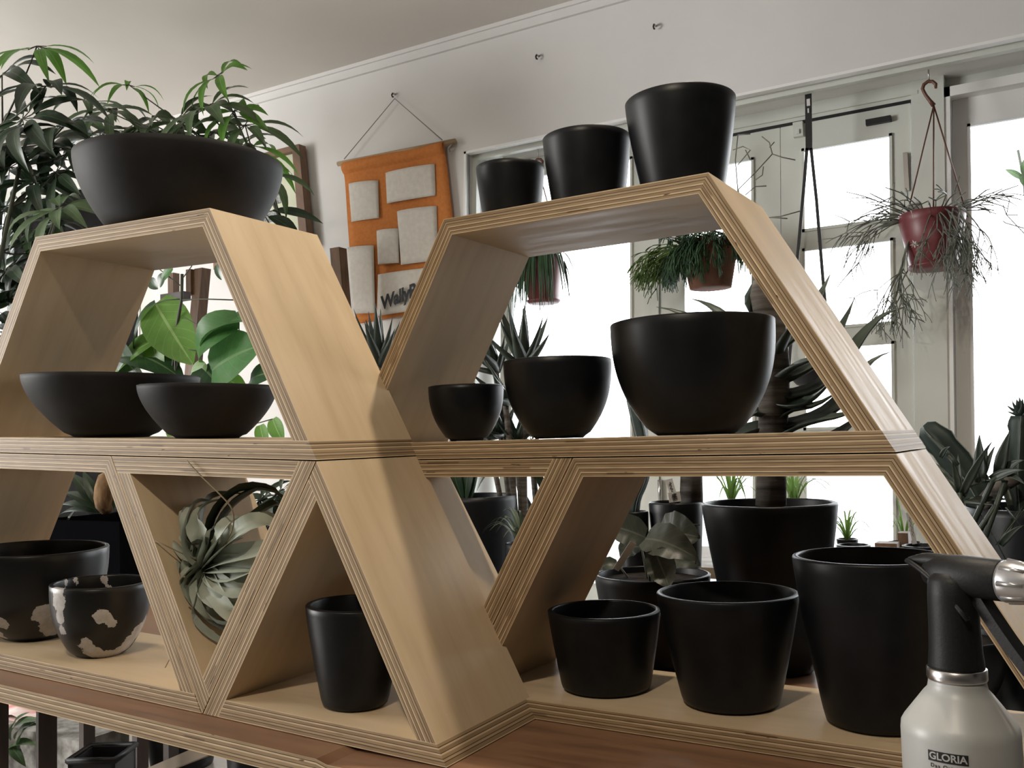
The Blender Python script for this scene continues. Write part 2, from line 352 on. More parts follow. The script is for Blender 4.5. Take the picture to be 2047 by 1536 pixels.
# bead round the opening and the lintel strip behind it
g = G(); g.box((XO - .012, YW - .01, ZL - .012), (3.2, YW + .03, ZL), 0, lean); g.box((XO - .012, YW - .01, 0), (XO, YW + .03, ZL), 0, lean)
struct('trim_2', g, 'white_paint')
g = G(); g.box((XO, YW + .05, ZL - .03), (3.2, YW + .085, ZL), 0, lean); g.box((XO, YW + .05, 0), (XO + .025, YW + .085, ZL - .03), 0, lean)
struct('trim_3', g, 'frame_paint')
g = G(); g.box((XO, YW + .05, ZL), (3.2, YF + .16, ZL + .05), 0, lean); g.box((XO - .06, YW + .05, 0), (XO, YF + .04, ZL), 0, lean)
struct('wall_niche', g, 'white_paint')
def zpix(x, y): return at(x, y, YF).z
def xpix(x, y): p = at(x, y, YF); return p.x - .037 * (p.z - 2.1)
def sash(name, x0, x1, z0, z1, fw, rails=(), y=YF, dep=.05, mats='frame_paint', top=None, bot=None):
    """a glazed frame; rails = heights (lo, hi) of the cross rails"""
    g = G(); top = top or fw; bot = bot or fw
    g.box((x0, y, z0), (x0 + fw[0], y + dep, z1), 0, lean); g.box((x1 - fw[1], y, z0), (x1, y + dep, z1), 0, lean)
    g.box((x0 + fw[0], y, z1 - top), (x1 - fw[1], y + dep, z1), 0, lean); g.box((x0 + fw[0], y, z0), (x1 - fw[1], y + dep, z0 + bot), 0, lean)
    for a, b in rails: g.box((x0 + fw[0], y, a), (x1 - fw[1], y + dep, b), 0, lean)
    # raised bead along the glass
    zs = [z0 + bot] + [q for ab in rails for q in ab] + [z1 - top]
    for a, b in zip(zs[::2], zs[1::2]):
        for lo, hi in (((x0 + fw[0], a), (x0 + fw[0] + .012, b)), ((x1 - fw[1] - .012, a), (x1 - fw[1], b)), ((x0 + fw[0], a), (x1 - fw[1], a + .012)), ((x0 + fw[0], b - .012), (x1 - fw[1], b))):
            g.box((lo[0], y - .008, lo[1]), (hi[0], y + .012, hi[1]), 0, lean)
    o = struct(name, g, mats)
    gg = G()
    for a, b in zip(zs[::2], zs[1::2]): gg.box((x0 + fw[0], y + .02, a), (x1 - fw[1], y + .024, b), 0, lean)
    p = obj('pane', gg, 'glass', o, False); return o
xm0, xm1 = xpix(1265, 600), xpix(1318, 600)
zr1 = (zpix(1700, 486), zpix(1700, 452)); zr2 = (zpix(1700, 688), zpix(1700, 655))
zdt = zpix(1640, 240)                 # top of the door leaves
zgt = zpix(1700, 281)                 # top of their glass
xa, xb, xc, xd, xe = xpix(1363, 450), xpix(1508, 450), xpix(1602, 400), xpix(1785, 400), xpix(1822, 400)
xmid = xb + (xc - xb) * .56
zr3 = (zr2[0] - (zr1[0] - zr2[1]) - .07, zr2[0] - (zr1[0] - zr2[1]))
sash('window_1', XO + .03, xm0 + .06, .35, ZL - .002, (.06, .06), (), top=.09, bot=.1)
g = G(); g.box((xm0 + .06, YF - .01, 0), (xm1, YF + .07, ZL), 0, lean); struct('trim_4', g, 'frame_paint')
dl = sash('door_1', xm1 + .004, xmid, .02, zdt, (xa - xm1, xmid - xb), (zr3, zr2, zr1), top=zdt - zgt, bot=.25)
dr = sash('door_2', xmid + .003, xe, .02, zdt, (xc - xmid, xe - xd), (zr3, zr2, zr1), top=zdt - zgt, bot=.25)
g = G(); g.box((xm1, YF, zdt + .012), (xe + .006, YF + .06, ZL), 0, lean); g.box((xm1, YF - .012, zdt + .03), (xe + .03, YF, zdt + .045), 0, lean); struct('trim_5', g, 'frame_paint')
xf = xpix(1890, 400)
g = G(); g.box((xe + .004, YF - .01, 0), (xf, YF + .07, ZL), 0, lean); struct('trim_6', g, 'frame_paint')
g = G(); g.box((xf, YF - .004, .3), (xf + .022, YF + .14, ZL - .05), 0, lean); g.box((xf, YF - .004, ZL - .09), (1.45, YF + .14, ZL - .05), 0, lean); struct('trim_7', g, 'white_paint')  # white colour stands in for daylight on the reveal
g = G(); g.box((xf, YF + .05, ZL - .05), (1.45, YF + .09, ZL), 0, lean); struct('trim_8', g, 'frame_paint')
sash('window_2', xf + .024, 1.45, .3, ZL - .09, (.055, .1), (), mats='white_paint', y=YF + .06, top=.11, bot=.12)  # whiter than the doors, its colour imitates bloom round the glass
sash('window_3', -5.75, -4.17, .5, 3.02, (.07, .09), ((1.75, 1.80),), y=YW, top=.1, bot=.1)
# dark strip standing in for the shaded gap over the doors, hinges, latch, grey handle strip
g = G(); g.box((xm1, YF - .002, zdt), (xe + .004, YF + .02, zdt + .014), 0, lean); obj('gap_shade_strip', g, 'black', dl, False)
g = G(); h0 = at(1811, 345, YF)
g.box((h0.x - .006, YF - .02, h0.z - .08), (h0.x + .012, YF, h0.z + .08)); obj('hinge', g, 'metal', dr, False)
g = G(); h1 = at(1322, 985, YF); g.tube([(h1.x, YF - .015, h1.z - .05), (h1.x, YF - .015, h1.z + .06)], .011, 8); obj('hinge', g, 'metal', dl)
g = G(); p = at(1757, 243, YF); g.box((p.x - .05, YF - .022, p.z - .012), (p.x + .05, YF, p.z + .012)); obj('handle', g, 'black', dr, False, bevel=.006)
g = G(); p = at(1598, 262, YF); g.box((p.x - .022, YF - .025, p.z - .03), (p.x + .02, YF, p.z + .035)); g.box((p.x - .006, YF - .032, p.z - .02), (p.x + .006, YF - .02, p.z + .0)); obj('latch', g, 'frame_paint', dr, False)
# ------------------------------------------------------------------ table
T0, TILT = .75, .0300885      # the left half of the table slopes down to the right
def tz(x): return T0 + (-x - .16) * .0301 + .0047 if x < -.16 else T0
g = G(); xs = [-2.2, -1.4, -.8, -.32, -.17, -.15, .3, None]
def xr(y): return .672 - (y + .06) * .073
n = len(xs); vs = []; uv = []
for y in (-.058, .545):
    for dz in (0, -.03):
        for x in xs:
            X = xr(y) if x is None else x; vs.append((X, y, tz(X) - .0012 + dz)); uv.append((X, y))
fs_top = [[i, i + 1, 2 * n + i + 1, 2 * n + i] for i in range(n - 1)]; fs_bot = [[n + i, 3 * n + i, 3 * n + i + 1, n + i + 1] for i in range(n - 1)]
table = thing('work_table', 'reddish brown wooden table under the plywood shelves', 'table', (0, 0, 0))
g.add(vs, fs_top + fs_bot, 0, uv)
for a, b in ((0, n), (2 * n, 3 * n)):
    g.add([vs[a + i] for i in range(n)] + [vs[b + i] for i in range(n)], [[n + i, n + i + 1, i + 1, i] for i in range(n - 1)], 1, [(vs[a + i][0], .031) for i in range(n)] + [(vs[a + i][0], 0) for i in range(n)])
for i in (0, n - 1):
    q = [vs[i], vs[2 * n + i], vs[3 * n + i], vs[n + i]]; g.add(q, [[0, 1, 2, 3]], 1, [(0, .031), (.6, .031), (.6, 0), (0, 0)])
obj('tabletop', g, ['table', 'table_edge'], table, False)
def leg(x0, x1, Y, w=.05):
    a, b = at(x0, 1480, Y), at(x1, 1480, Y); g = G(); g.box((a.x, Y, 0), (b.x, Y + w, tz((a.x + b.x) / 2) - .033)); return obj('leg', g, 'leg', table, False, bevel=.002)
leg(-25, -20, .02, .036); leg(72, 77, .02, .036); leg(-150, -110, .4)
g = G(); a = at(265, 1560, .36); b = at(420, 1497, .10); g.tube([a, b + (b - a) * .15], .014, 4); obj('brace', g, 'palewood', table, False)
g = G(); g.box((.52, .02, 0), (.57, .07, T0 - .033)); obj('leg', g, 'leg', table, False); g = G(); g.box((.52, .45, 0), (.57, .5, T0 - .033)); obj('leg', g, 'leg', table, False)
# ------------------------------------------------------------------ plywood modules
S = .45; HT = S * math.sqrt(3) / 2; K = 1 / math.sqrt(3); DEP = .2456; t = PT
def panel(name, quad, parent):
    """quad = outer edge a->b then inner edge c->d, in module x,z"""
    a, b, c, d = [V((q[0], q[1])) for q in quad]
    ax = (b - a).normalized(); nm = V((-ax.y, ax.x))
    if (c - b).dot(nm) < 0: nm = -nm
    P = [(q.x, y, q.y) for y in (0, DEP) for q in (a, b, c, d)]
    def uv_e(q): q = V((q[0], q[2])); return ((q - a).dot(ax), min(t * .999, max(0.0001, (q - a).dot(nm))))
    def uv_f(q): w = V((q[0], q[2])); return ((w - a).dot(ax), q[1])
    g = G()
    for f, e in (([0, 1, 2, 3], 1), ([4, 7, 6, 5], 1), ([1, 5, 6, 2], 1), ([3, 7, 4, 0], 1), ([0, 4, 5, 1], 0), ([2, 6, 7, 3], 0)):
        vs = [P[i] for i in f]; g.add(vs, [[0, 1, 2, 3]], e, [(uv_e if e else uv_f)(q) for q in vs])
    return obj(name, g, ['ply_face', 'ply_edge'], parent, False, bevel=.0007)
def trapezoid(root):
    s = S; m = lambda Q: [(-2 * s - x, z) for x, z in Q]
    panel('bottom_panel', [(0, 0), (-2 * s, 0), (-2 * s + t * K, t), (-t * K, t)], root)
    side = [(-t * K, t), (-s / 2, HT), (-s / 2 - t * K, HT - t), (-3 * t * K, t)]
    panel('side_panel', side, root); panel('side_panel', m(side), root)
    panel('top_panel', [(-s / 2, HT), (-1.5 * s, HT), (-1.5 * s + t * K, HT - t), (-s / 2 - t * K, HT - t)], root)
def triangle(root, flip=False):
    s = S; k = t * K; f = (lambda Q: [(-s - x, HT - z) for x, z in Q]) if flip else (lambda Q: Q)
    panel('top_panel' if flip else 'bottom_panel', f([(0, 0), (-s + 2 * k, 0), (-s + 3 * k, t), (-k, t)]), root)
    panel('side_panel', f([(-k, t), (-s / 2, HT), (-s / 2 - k, HT - t), (-3 * k, t)]), root)
    panel('side_panel', f([(-s, 0), (-s / 2 - k, HT - t), (-s / 2, HT - 2 * t), (-s + 2 * k, 0)]), root)
GAP = .002
cL, sL = math.cos(TILT), math.sin(TILT)
def LW(x, y, z): return V((x * cL + z * sL, y, T0 + z * cL - x * sL))
RL = (0, TILT, 0)
AX, AY, RY = .3034, .2285, -.0192
def RW(x, y, z): return V((AX + x * math.cos(RY) - y * math.sin(RY), AY + x * math.sin(RY) + y * math.cos(RY), T0 + z))
RR = (0, 0, RY)
GL, GR = 'modules of the nearer plywood display', 'modules of the plywood display by the window'
trapezoid(thing('trapezoid_shelf_module', 'plywood trapezoid module holding the two black bowls with grey patches', 'shelf module', LW(-S - .005, 0, 0), RL, GL))
triangle(thing('triangle_shelf_module', 'upside-down plywood triangle module holding the silvery air plant', 'shelf module', LW(-S / 2 - .0025, 0, 0), RL, GL), True)
triangle(thing('triangle_shelf_module', 'upright plywood triangle module with a single black pot inside', 'shelf module', LW(0, 0, 0), RL, GL))
trapezoid(thing('trapezoid_shelf_module', 'plywood trapezoid module with the widest black bowl on its top', 'shelf module', LW(-S / 2, 0, HT + GAP), RL, GL))
triangle(thing('triangle_shelf_module', 'upside-down plywood triangle module standing empty, half behind the nearer display', 'shelf module', RW(-S / 2 - .003, 0, 0), RR, GR), True)
trapezoid(thing('trapezoid_shelf_module', 'plywood trapezoid module on the table with three straight black pots', 'shelf module', RW(S, 0, 0), RR, GR))
trapezoid(thing('trapezoid_shelf_module', 'plywood trapezoid module holding three egg-shaped bowls and three pots on top', 'shelf module', RW(S / 2, 0, HT + GAP), RR, GR))
# ------------------------------------------------------------------ black pots
def potprof(R, r, h, k, th=.008, lip=.004, inner=True):
    p = [(r * .9, 0), (r, .004)]
    for i in range(1, 15):
        u = i / 14; p.append((r + (R - r) * (1 - (1 - u) ** k), h * u * .985))
    p += [(R - lip * .25, h - lip * .25), (R - lip, h), (R - th + .001, h), (R - th, h - .003)]
    if inner:
        for i in range(12, -1, -2):
            u = i / 14; p.append((max(.01, r + (R - r) * (1 - (1 - u) ** k) - th), max(.012, h * u)))
        p.append((.002, .012))
    return p
def pot(name, label, loc, R, r, h, k, m='pot', rot=(0, 0, 0), group=None, th=.008, cat='pot'):
    g = G(); g.lathe(potprof(R, r, h, k, th), 72); o = obj(name, g, m, None, True, loc, rot); return tag(o, label, cat, group)
zb, zm, zt = t, HT + GAP + t, 2 * HT + GAP
e = .0004
A1, A2, A3 = 'straight pots in the lower right module', 'egg-shaped bowls on the middle shelf', 'pots on top of the right display'
def onR(x, y, z): return V((x, y, T0 + z + e))
pot('plant_pot', 'low wide black pot, smallest of three standing in the lower right module', onR(.0682, .3434, zb), .0884, .0686, .1221, 1.15, group=A1)
pot('plant_pot', 'medium black pot between the low pot and the tall pot', onR(.2685, .3424, zb), .1023, .0687, .1611, 1.15, group=A1)
pot('plant_pot', 'tall black pot behind the spray bottle, largest in its module', onR(.4735, .335, zb), .1030, .0680, .2224, 1.2, group=A1)
pot('planter_bowl', 'smallest egg-shaped black bowl on the middle shelf', onR(-.178, .339, zm), .0648, .0311, .095, 2.4, group=A2, cat='bowl')
pot('planter_bowl', 'medium egg-shaped black bowl on the middle shelf', onR(-.0056, .3513, zm), .0889, .0433, .1288, 2.5, group=A2, cat='bowl')
pot('planter_bowl', 'largest egg-shaped black bowl, beside the slanting right panel', onR(.2269, .3513, zm), .1233, .0628, .1718, 2.6, group=A2, cat='bowl')
pot('plant_pot', 'smallest black pot on the very top of the right display', onR(-.0848, .3513, zt), .0585, .0464, .1027, 1.3, group=A3)
pot('plant_pot', 'medium black pot on the very top of the right display', onR(.0604, .3513, zt), .0714, .0563, .1261, 1.3, group=A3)
pot('plant_pot', 'tallest black pot on the very top of the right display', onR(.222, .3512, zt), .0845, .0605, .1536, 1.3, group=A3)
def onL(x, y, z): return LW(x, y, z + e)
pot('plant_pot', 'black tapered pot alone inside the upright triangle', onL(-.2217, .0839, zb), .0737, .048, .1488, 1.2, rot=RL)
def on_bowl(px, py, loc, R, r, h, k, far=False):
    """point of a bowl's wall that a sight line meets, in the bowl's own space"""
    d = C_R * ((px - 1023.5) / F_PX) + C_D * ((py - 768) / F_PX) + C_F; hit = None
    for i in range(4000):
        p = CAM + d * (.6 + i * .0003 * 1.5) - V(loc); u = min(1, max(0, p.z / h)); rr = r + (R - r) * (1 - (1 - u) ** k)
        ins = math.hypot(p.x, p.y) < rr and p.z < h
        if ins and not far: return p
        if math.hypot(p.x, p.y) < rr: hit = p
        elif far and hit: return hit
    return hit or V((0, 0, -1))
b1, b2 = onL(-.8248, .0926, zb), onL(-1.062, .1194, zb)
q1 = (b1, .0862, .0455, .1294, 2.5); q2 = (b2, .1325, .06, .1723, 2.8)
MT['marble'] = patchy('black_clay_with_grey_patches', [(*on_bowl(x, y, *q1), r) for x, y, r in ((112, 1180, .016), (114, 1205, .017), (120, 1235, .014), (122, 1260, .009), (206, 1230, .014), (218, 1243, .010), (172, 1288, .014), (188, 1303, .015), (212, 1307, .014), (236, 1300, .015), (256, 1284, .018), (274, 1262, .018), (288, 1240, .014))]
    + [(*on_bowl(x, y, *q1, True), r) for x, y, r in ((122, 1168, .010), (148, 1164, .010), (205, 1162, .012), (212, 1170, .010))])
MT['marble2'] = patchy('black_clay_with_pale_patches', [(*on_bowl(x, y, *q2), r) for x, y, r in ((88, 1225, .020), (100, 1245, .022), (110, 1258, .018), (0, 1245, .016), (2, 1270, .012))] + [(*on_bowl(12, 1097, *q2, True), .008)])
pot('planter_bowl', 'small round black bowl with large grey patches, in front', onL(-.8248, .0926, zb), .0862, .0455, .1294, 2.5, 'marble', RL, cat='bowl')
pot('planter_bowl', 'big black bowl with few pale patches behind the small patched bowl', onL(-1.062, .1194, zb), .1325, .0600, .1723, 2.8, 'marble2', RL, cat='bowl')
pot('planter_bowl', 'smaller shallow black bowl overlapping the wider one on the left middle shelf', onL(-.566, .105, zm), .1150, .0570, .0899, 1.7, 'pot_grey', RL, cat='bowl')
pot('planter_bowl', 'wider shallow black bowl at the back of the left middle shelf', onL(-.8422, .1228, zm), .1558, .0715, .1144, 1.7, 'pot_grey', RL, cat='bowl')
pot('planter_bowl', 'very wide black bowl on top of the left display', onL(-.6644, .1228, zt), .1790, .1180, .1317, 1.75, 'pot_grey', RL, cat='bowl')
# ------------------------------------------------------------------ air plant
xc_, xy_, xz_ = LW(-.452, .075, 0).x, .075, 0
ap = thing('air_plant', 'silvery grey-green air plant with curling strap leaves in the upside-down triangle', 'plant', LW(-.452, .125, .045), RL)
def axl(px, py, Y): return at(px, py, Y) - LW(-.452, .125, .045)
heart = axl(408, 1130, .06)
def strapleaf(g, pts, w, mi=0, up=None):
    pts = [V(p) for p in pts]; n = 12; P = []
    m = len(pts) - 1
    for i in range(n + 1):       # Catmull-Rom through the points
        q = i / n * m; k = min(int(q), m - 1); f = q - k
        a, b, c, d = pts[max(k - 1, 0)], pts[k], pts[k + 1], pts[min(k + 2, m)]
        P.append(.5 * ((2 * b) + (c - a) * f + (2 * a - 5 * b + 4 * c - d) * f * f + (3 * b - a - 3 * c + d) * f ** 3))
    vs = []; uvs = []
    for i, p in enumerate(P):
        tt = (P[min(i + 1, n)] - P[max(i - 1, 0)]).normalized(); out = (p - V((.02, .06, .08))); sd = tt.cross(out)
        sd = sd.normalized() if sd.length > 1e-6 else tt.orthogonal().normalized(); nm = sd.cross(tt); q = i / n
        ww = w * (1 - q ** 2.2) * (.7 + .3 * min(1, q * 5)) * .5 + .0006
        for a in (-1, -.5, 0, .5, 1): vs.append(p + sd * (a * ww) + nm * (abs(a) ** 1.5 * ww * .55)); uvs.append((.5 + a / 2, q))
    g.add(vs, [[i * 5 + j, i * 5 + j + 1, (i + 1) * 5 + j + 1, (i + 1) * 5 + j] for i in range(n) for j in range(4)], mi, uvs)
g = G(); gd = G(); gt = G()
XL = [  # (pixel, depth) way-points of the leaves seen in the photo
    ([(408, 1130, .06), (372, 1100, .035), (368, 1040, .03), (385, 1010, .06), (412, 1005, .09)], .034),
    ([(408, 1130, .06), (405, 1085, .03), (385, 1050, .03), (400, 1015, .05), (440, 1000, .09)], .036),
    ([(410, 1130, .06), (430, 1080, .02), (450, 1045, .03), (480, 1035, .06), (500, 1050, .09)], .030),
    ([(412, 1132, .06), (455, 1080, .02), (500, 1045, .02), (540, 1045, .05), (570, 1070, .09)], .042),
    ([(412, 1135, .06), (450, 1115, .03), (505, 1100, .02), (550, 1085, .03), (580, 1090, .07)], .036),
    ([(412, 1138, .06), (450, 1150, .03), (490, 1135, .02), (540, 1110, .04), (560, 1120, .09)], .030),
    ([(410, 1140, .06), (430, 1160, .03), (470, 1180, .02), (510, 1175, .04), (530, 1190, .08)], .030),
    ([(408, 1140, .06), (405, 1170, .03), (430, 1200, .02), (475, 1205, .03), (500, 1190, .06)], .030),
    ([(408, 1142, .06), (390, 1170, .03), (400, 1210, .02), (430, 1240, .04), (470, 1245, .08)], .026),
    ([(406, 1140, .06), (370, 1160, .03), (358, 1195, .03), (370, 1235, .05), (400, 1262, .09)], .028),
    ([(405, 1135, .06), (380, 1140, .03), (355, 1165, .02), (345, 1185, .04)], .022),
    ([(405, 1130, .06), (375, 1118, .04), (348, 1095, .03), (338, 1087, .03)], .020),
    ([(406, 1133, .06), (375, 1140, .04), (352, 1128, .03), (344, 1147, .02)], .026),
    ([(407, 1128, .06), (372, 1085, .05), (360, 1030, .05), (368, 1022, .06)], .030),
    ([(412, 1128, .06), (470, 1075, .05), (530, 1035, .07), (575, 1050, .12)], .040),
    ([(408, 1140, .06), (393, 1190, .03), (383, 1235, .025), (395, 1270, .05), (425, 1285, .09)], .032), ([(410, 1142, .06), (438, 1195, .02), (470, 1232, .025), (498, 1240, .06)], .034), ([(412, 1142, .06), (470, 1195, .03), (510, 1212, .04), (522, 1235, .08)], .032),
    ([(406, 1140, .06), (375, 1180, .035), (365, 1215, .04), (380, 1255, .08)], .030), ([(412, 1136, .06), (460, 1130, .025), (515, 1130, .03), (545, 1150, .07)], .034),
]
for pts, w in XL: strapleaf(g, [axl(*q) for q in pts], w)
for pts, w in [([(410, 1130, .08), (425, 1040, .09), (470, 985, .11), (540, 985, .14), (575, 1020, .17)], .036), ([(412, 1130, .08), (450, 1030, .1), (500, 985, .12), (530, 975, .14)], .034),
               ([(412, 1130, .08), (480, 1060, .1), (545, 1010, .13), (575, 1030, .17)], .034), ([(410, 1130, .08), (400, 1040, .1), (420, 1000, .13), (480, 990, .17)], .03),
               ([(408, 1145, .08), (400, 1200, .1), (440, 1260, .12), (490, 1250, .15)], .032), ([(408, 1145, .08), (450, 1210, .09), (490, 1240, .12), (510, 1215, .16)], .034), ([(412, 1140, .08), (480, 1150, .1), (530, 1150, .13), (550, 1170, .16)], .04),
               ([(407, 1142, .08), (375, 1210, .09), (390, 1270, .12), (440, 1290, .15)], .03), ([(410, 1140, .08), (430, 1220, .1), (440, 1290, .13), (425, 1330, .15)], .026)]:
    strapleaf(gd, [axl(*q) for q in pts], w * 1.35)
for i in range(16):
    a = -2.6 + i * .37; c, s1 = math.cos(a), math.sin(a); rr = random.uniform(62, 92)
    strapleaf(g, [axl(408, 1132, .07), axl(408 + c * rr * .5, 1132 + s1 * rr * .55, .045), axl(408 + c * rr, 1132 + s1 * rr * 1.0, .055), axl(408 + c * rr * 1.25 + 14, 1132 + s1 * rr * 1.15 - 6, .085)], random.uniform(.022, .034))
for pts, r in [([(410, 1130, .05), (455, 1080, .02), (464, 1020, .0), (430, 985, -.005), (385, 945, -.006), (365, 923, -.004)], .0011), ([(408, 1130, .06), (370, 1115, .02), (305, 1085, .0)], .001),
               ([(410, 1150, .06), (440, 1205, .03), (400, 1216, .02), (360, 1217, .02)], .0009), ([(406, 1140, .06), (335, 1165, .05), (330, 1120, .06), (345, 1100, .07)], .0009), ([(408, 1150, .07), (380, 1240, .05), (350, 1300, .04), (330, 1340, .03)], .0008)]:
    P = [axl(*q) for q in pts]; gt.tube([p for i in range(len(P) - 2) for p in bez((P[i] + P[i + 1]) / 2 if i else P[0], P[i + 1], (P[i + 1] + P[i + 2]) / 2 if i < len(P) - 3 else P[-1], 5)], r, 5)
def keep_inside(g):      # leaves bend along the panels instead of running through them
    for i, (x, y, z) in enumerate(g.v):
        zz = z + .045; lo = .452 - S - zz * K + 2 * t * K + .004; hi = .452 - S + zz * K - 2 * t * K - .004
        if lo < hi and y + .125 > .001: g.v[i] = (min(max(x, lo), hi), y, min(z, HT - t - .05))
        elif lo >= hi: g.v[i] = (.452 - S, y, max(z, .012))
for q in (g, gd): keep_inside(q)
obj('foliage', g, 'xero', ap); x = obj('foliage', gd, 'xero_dark', ap); x['label'] = 'dark green older leaves'; obj('dry_tip', gt, 'xero_tip', ap)
# ------------------------------------------------------------------ spray bottle
sb = thing('spray_bottle', 'white pump spray bottle with black head and silver nozzle at the table edge', 'spray bottle', (.601, .06, T0))
g = G(); R = .0567
g.lathe([(R * .93, 0), (R, .006), (R, .1085), (R * .985, .116), (R * .93, .1215), (.0335, .147), (.0290, .152), (.0278, .158), (.0275, .166), (.001, .166)], 64); obj('bottle', g, 'bottle', sb)
g = G(); g.lathe([(.0285, .1615), (.029, .163), (.029, .1725), (.0275, .1735), (.002, .1735)], 48); obj('collar', g, 'metal', sb)
g = G(); g.lathe([(.0272, .1735), (.0272, .176), (.0258, .19), (.0248, .215), (.0245, .245), (.0235, .262), (.018, .270), (.001, .272)], 40); hd = obj('pump_head', g, 'blackplastic', sb)
nd = (V((.775, -.02, 1.040)) - V((.601, .06, 1.030))); nd = V((.865, -.47, .0)).normalized(); nz = V((.01, 0, .267)) 
def ring(c, d, rr, n=28, up=V((0, 0, 1))):
    s_ = d.cross(up).normalized(); u_ = s_.cross(d); return [c + (s_ * math.cos(2 * math.pi * i / n) + u_ * math.sin(2 * math.pi * i / n)) * rr for i in range(n)]
def spool(g, c, d, prof, n=28, mi=0):
    vs = [p for o_, rr in prof for p in ring(c + d * o_, d, max(rr, .0003), n)]; k = len(prof)
    g.add(vs, [[i * n + j, i * n + (j + 1) % n, (i + 1) * n + (j + 1) % n, (i + 1) * n + j] for i in range(k - 1) for j in range(n)] + [list(range(n))[::-1], [(k - 1) * n + j for j in range(n)]], mi)
g = G(); spool(g, nz, nd, [(-.045, .004), (-.04, .012), (-.02, .0205), (.0, .0215), (.044, .0205), (.046, .019)]); obj('spray_barrel', g, 'blackplastic', sb)
g = G(); spool(g, nz, nd, [(.046, .0205), (.049, .0212), (.060, .0205), (.080, .0172), (.084, .0150), (.0845, .0085), (.078, .007), (.078, .0005)])
for i in range(8):
    a = i * math.pi / 4; s_ = nd.cross(V((0, 0, 1))).normalized(); u_ = s_.cross(nd); c = s_ * math.cos(a) + u_ * math.sin(a)
    g.tube([nz + nd * .05 + c * .0202, nz + nd * .074 + c * .0178], [.003, .0022], 6)
nzl = obj('nozzle', g, 'greyplastic', sb); g = G(); spool(g, nz, nd, [(.078, .0034), (.082, .003), (.083, .001)], 14); obj('nozzle_pin', g, 'brass', nzl)
# guard rising behind the barrel, and the long trigger hanging in front
g = G(); s_ = nd.cross(V((0, 0, 1))).normalized()
for q in (-1, 1): g.tube(bez(nz - nd * .062 + V((0, 0, .010)) + s_ * .004 * q, nz - nd * .02 + V((0, 0, .003)) + s_ * .024 * q, nz + nd * .018 + V((0, 0, -.04)) + s_ * .021 * q, 10), .003, 8)
g.tube(bez(nz - nd * .062 + V((0, 0, .011)), nz - nd * .03 + V((0, 0, .014)), nz + V((0, 0, .012)), 8), [.003, .005, .007, .008, .008, .008, .007, .006, .005], 10); obj('guard', g, 'blackplastic', sb)
g = G(); P = bez(nz + nd * .020 + V((0, 0, -.012)), nz + nd * .044 + V((0, 0, -.050)), nz + nd * .078 + V((0, 0, -.088)), 10)
for q in range(len(P) - 1):
    w = .0085; th_ = nd * .014
    a, b = P[q], P[q + 1]; g.add([a - s_ * w, a + s_ * w, b + s_ * w, b - s_ * w, a - s_ * w - th_, a + s_ * w - th_, b + s_ * w - th_, b - s_ * w - th_], [[0, 1, 2, 3], [7, 6, 5, 4], [0, 3, 7, 4], [1, 5, 6, 2], [0, 4, 5, 1], [3, 2, 6, 7]])
obj('trigger', g, 'blackplastic', sb, False)
# printing wrapped on the bottle
aim = math.atan2(CAM.y - .06, CAM.x - .601) - .22
def onbottle(vs, z0, rr, flip=1): return [(rr * math.cos(aim + x / R), rr * math.sin(aim + x / R), z0 + y) for x, y, _ in vs]
def densebar(w, h, k=16): return [(-w / 2 + w * i / k, sgn * h / 2, 0) for sgn in (-1, 1) for i in range(k + 1)], [[i, i + 1, k + 2 + i, k + 1 + i] for i in range(k)]
pr = G(); v_, f_ = densebar(.0375, .0102); pr.add(onbottle(v_, .1025 - .006, R + .0004), f_); lab = obj('print', pr, 'ink', sb, False); lab['label'] = 'black printed name panel'
def label_text(s, size, z0, m, rr, bold, sp=1.0):
    v_, f_ = text_mesh(s, size, bold, sp); g = G(); g.add(onbottle(v_, z0, rr), f_); return obj('lettering', g, m, lab, False)
label_text('GLORIA', .0098, .0965, 'bottle', R + .0007, .00025, 1.0); label_text('Das Original', .0052, .0872, 'ink', R + .0004, .00008, 1.25)
label_text('Fine Sprayer', .0040, .0815, 'ink', R + .0004, .0002); label_text('89', .006, .0755, 'ink', R + .0004, .00002)
# ------------------------------------------------------------------ wall things
def wallp(x, y, d=.0): return at(x, y, YW - d)
g = G()
def hook(px, py, label):
    p = wallp(px, py); r = thing('screw_hook', label, 'hook', p, (0, 0, 0), 'screw hooks in the back wall')
    g = G(); g.tube([(0, 0, .008), (0, -.022, .008)], .005, 8); obj('shank', g, 'metal', r)
    g = G(); g.tube([(0, -.022, .008), (.0, -.03, -.004), (0, -.024, -.012), (0, -.016, -.010)], .004, 6); obj('hook_tip', g, 'leg', r)
hook(790, 192, 'small metal wall hook from which the orange wall planter hangs'); hook(1077, 116, 'empty metal wall hook above the smallest top pot'); hook(1311, 56, 'empty metal wall hook above the tallest top pot')
YP = 2.85
dA, dB = at(676, 328, YP), at(910, 283, YP); dr_ = (dB - dA).normalized()
hp = thing('wall_planter', 'orange felt wall planter with cream pockets hanging from a wooden dowel', 'wall planter', at(790, 620, YP))
off = hp.location.copy()
g = G(); g.tube([dA - off, dB - off], [.013, .015], 16); obj('dowel', g, 'dowel', hp)
g = G(); hk = at(789, 197, 2.846); cL_, cR_ = at(688, 318, 2.838), at(884, 280, 2.838)
g.tube([cL_ - off, hk - off, cR_ - off], .0028, 6); g.tube([cR_ - off + V((.07, -.012, -.035)), at(897, 296, 2.832) - off, at(899, 303, 2.832) - off], .005, 6); obj('cord', g, 'cord', hp)
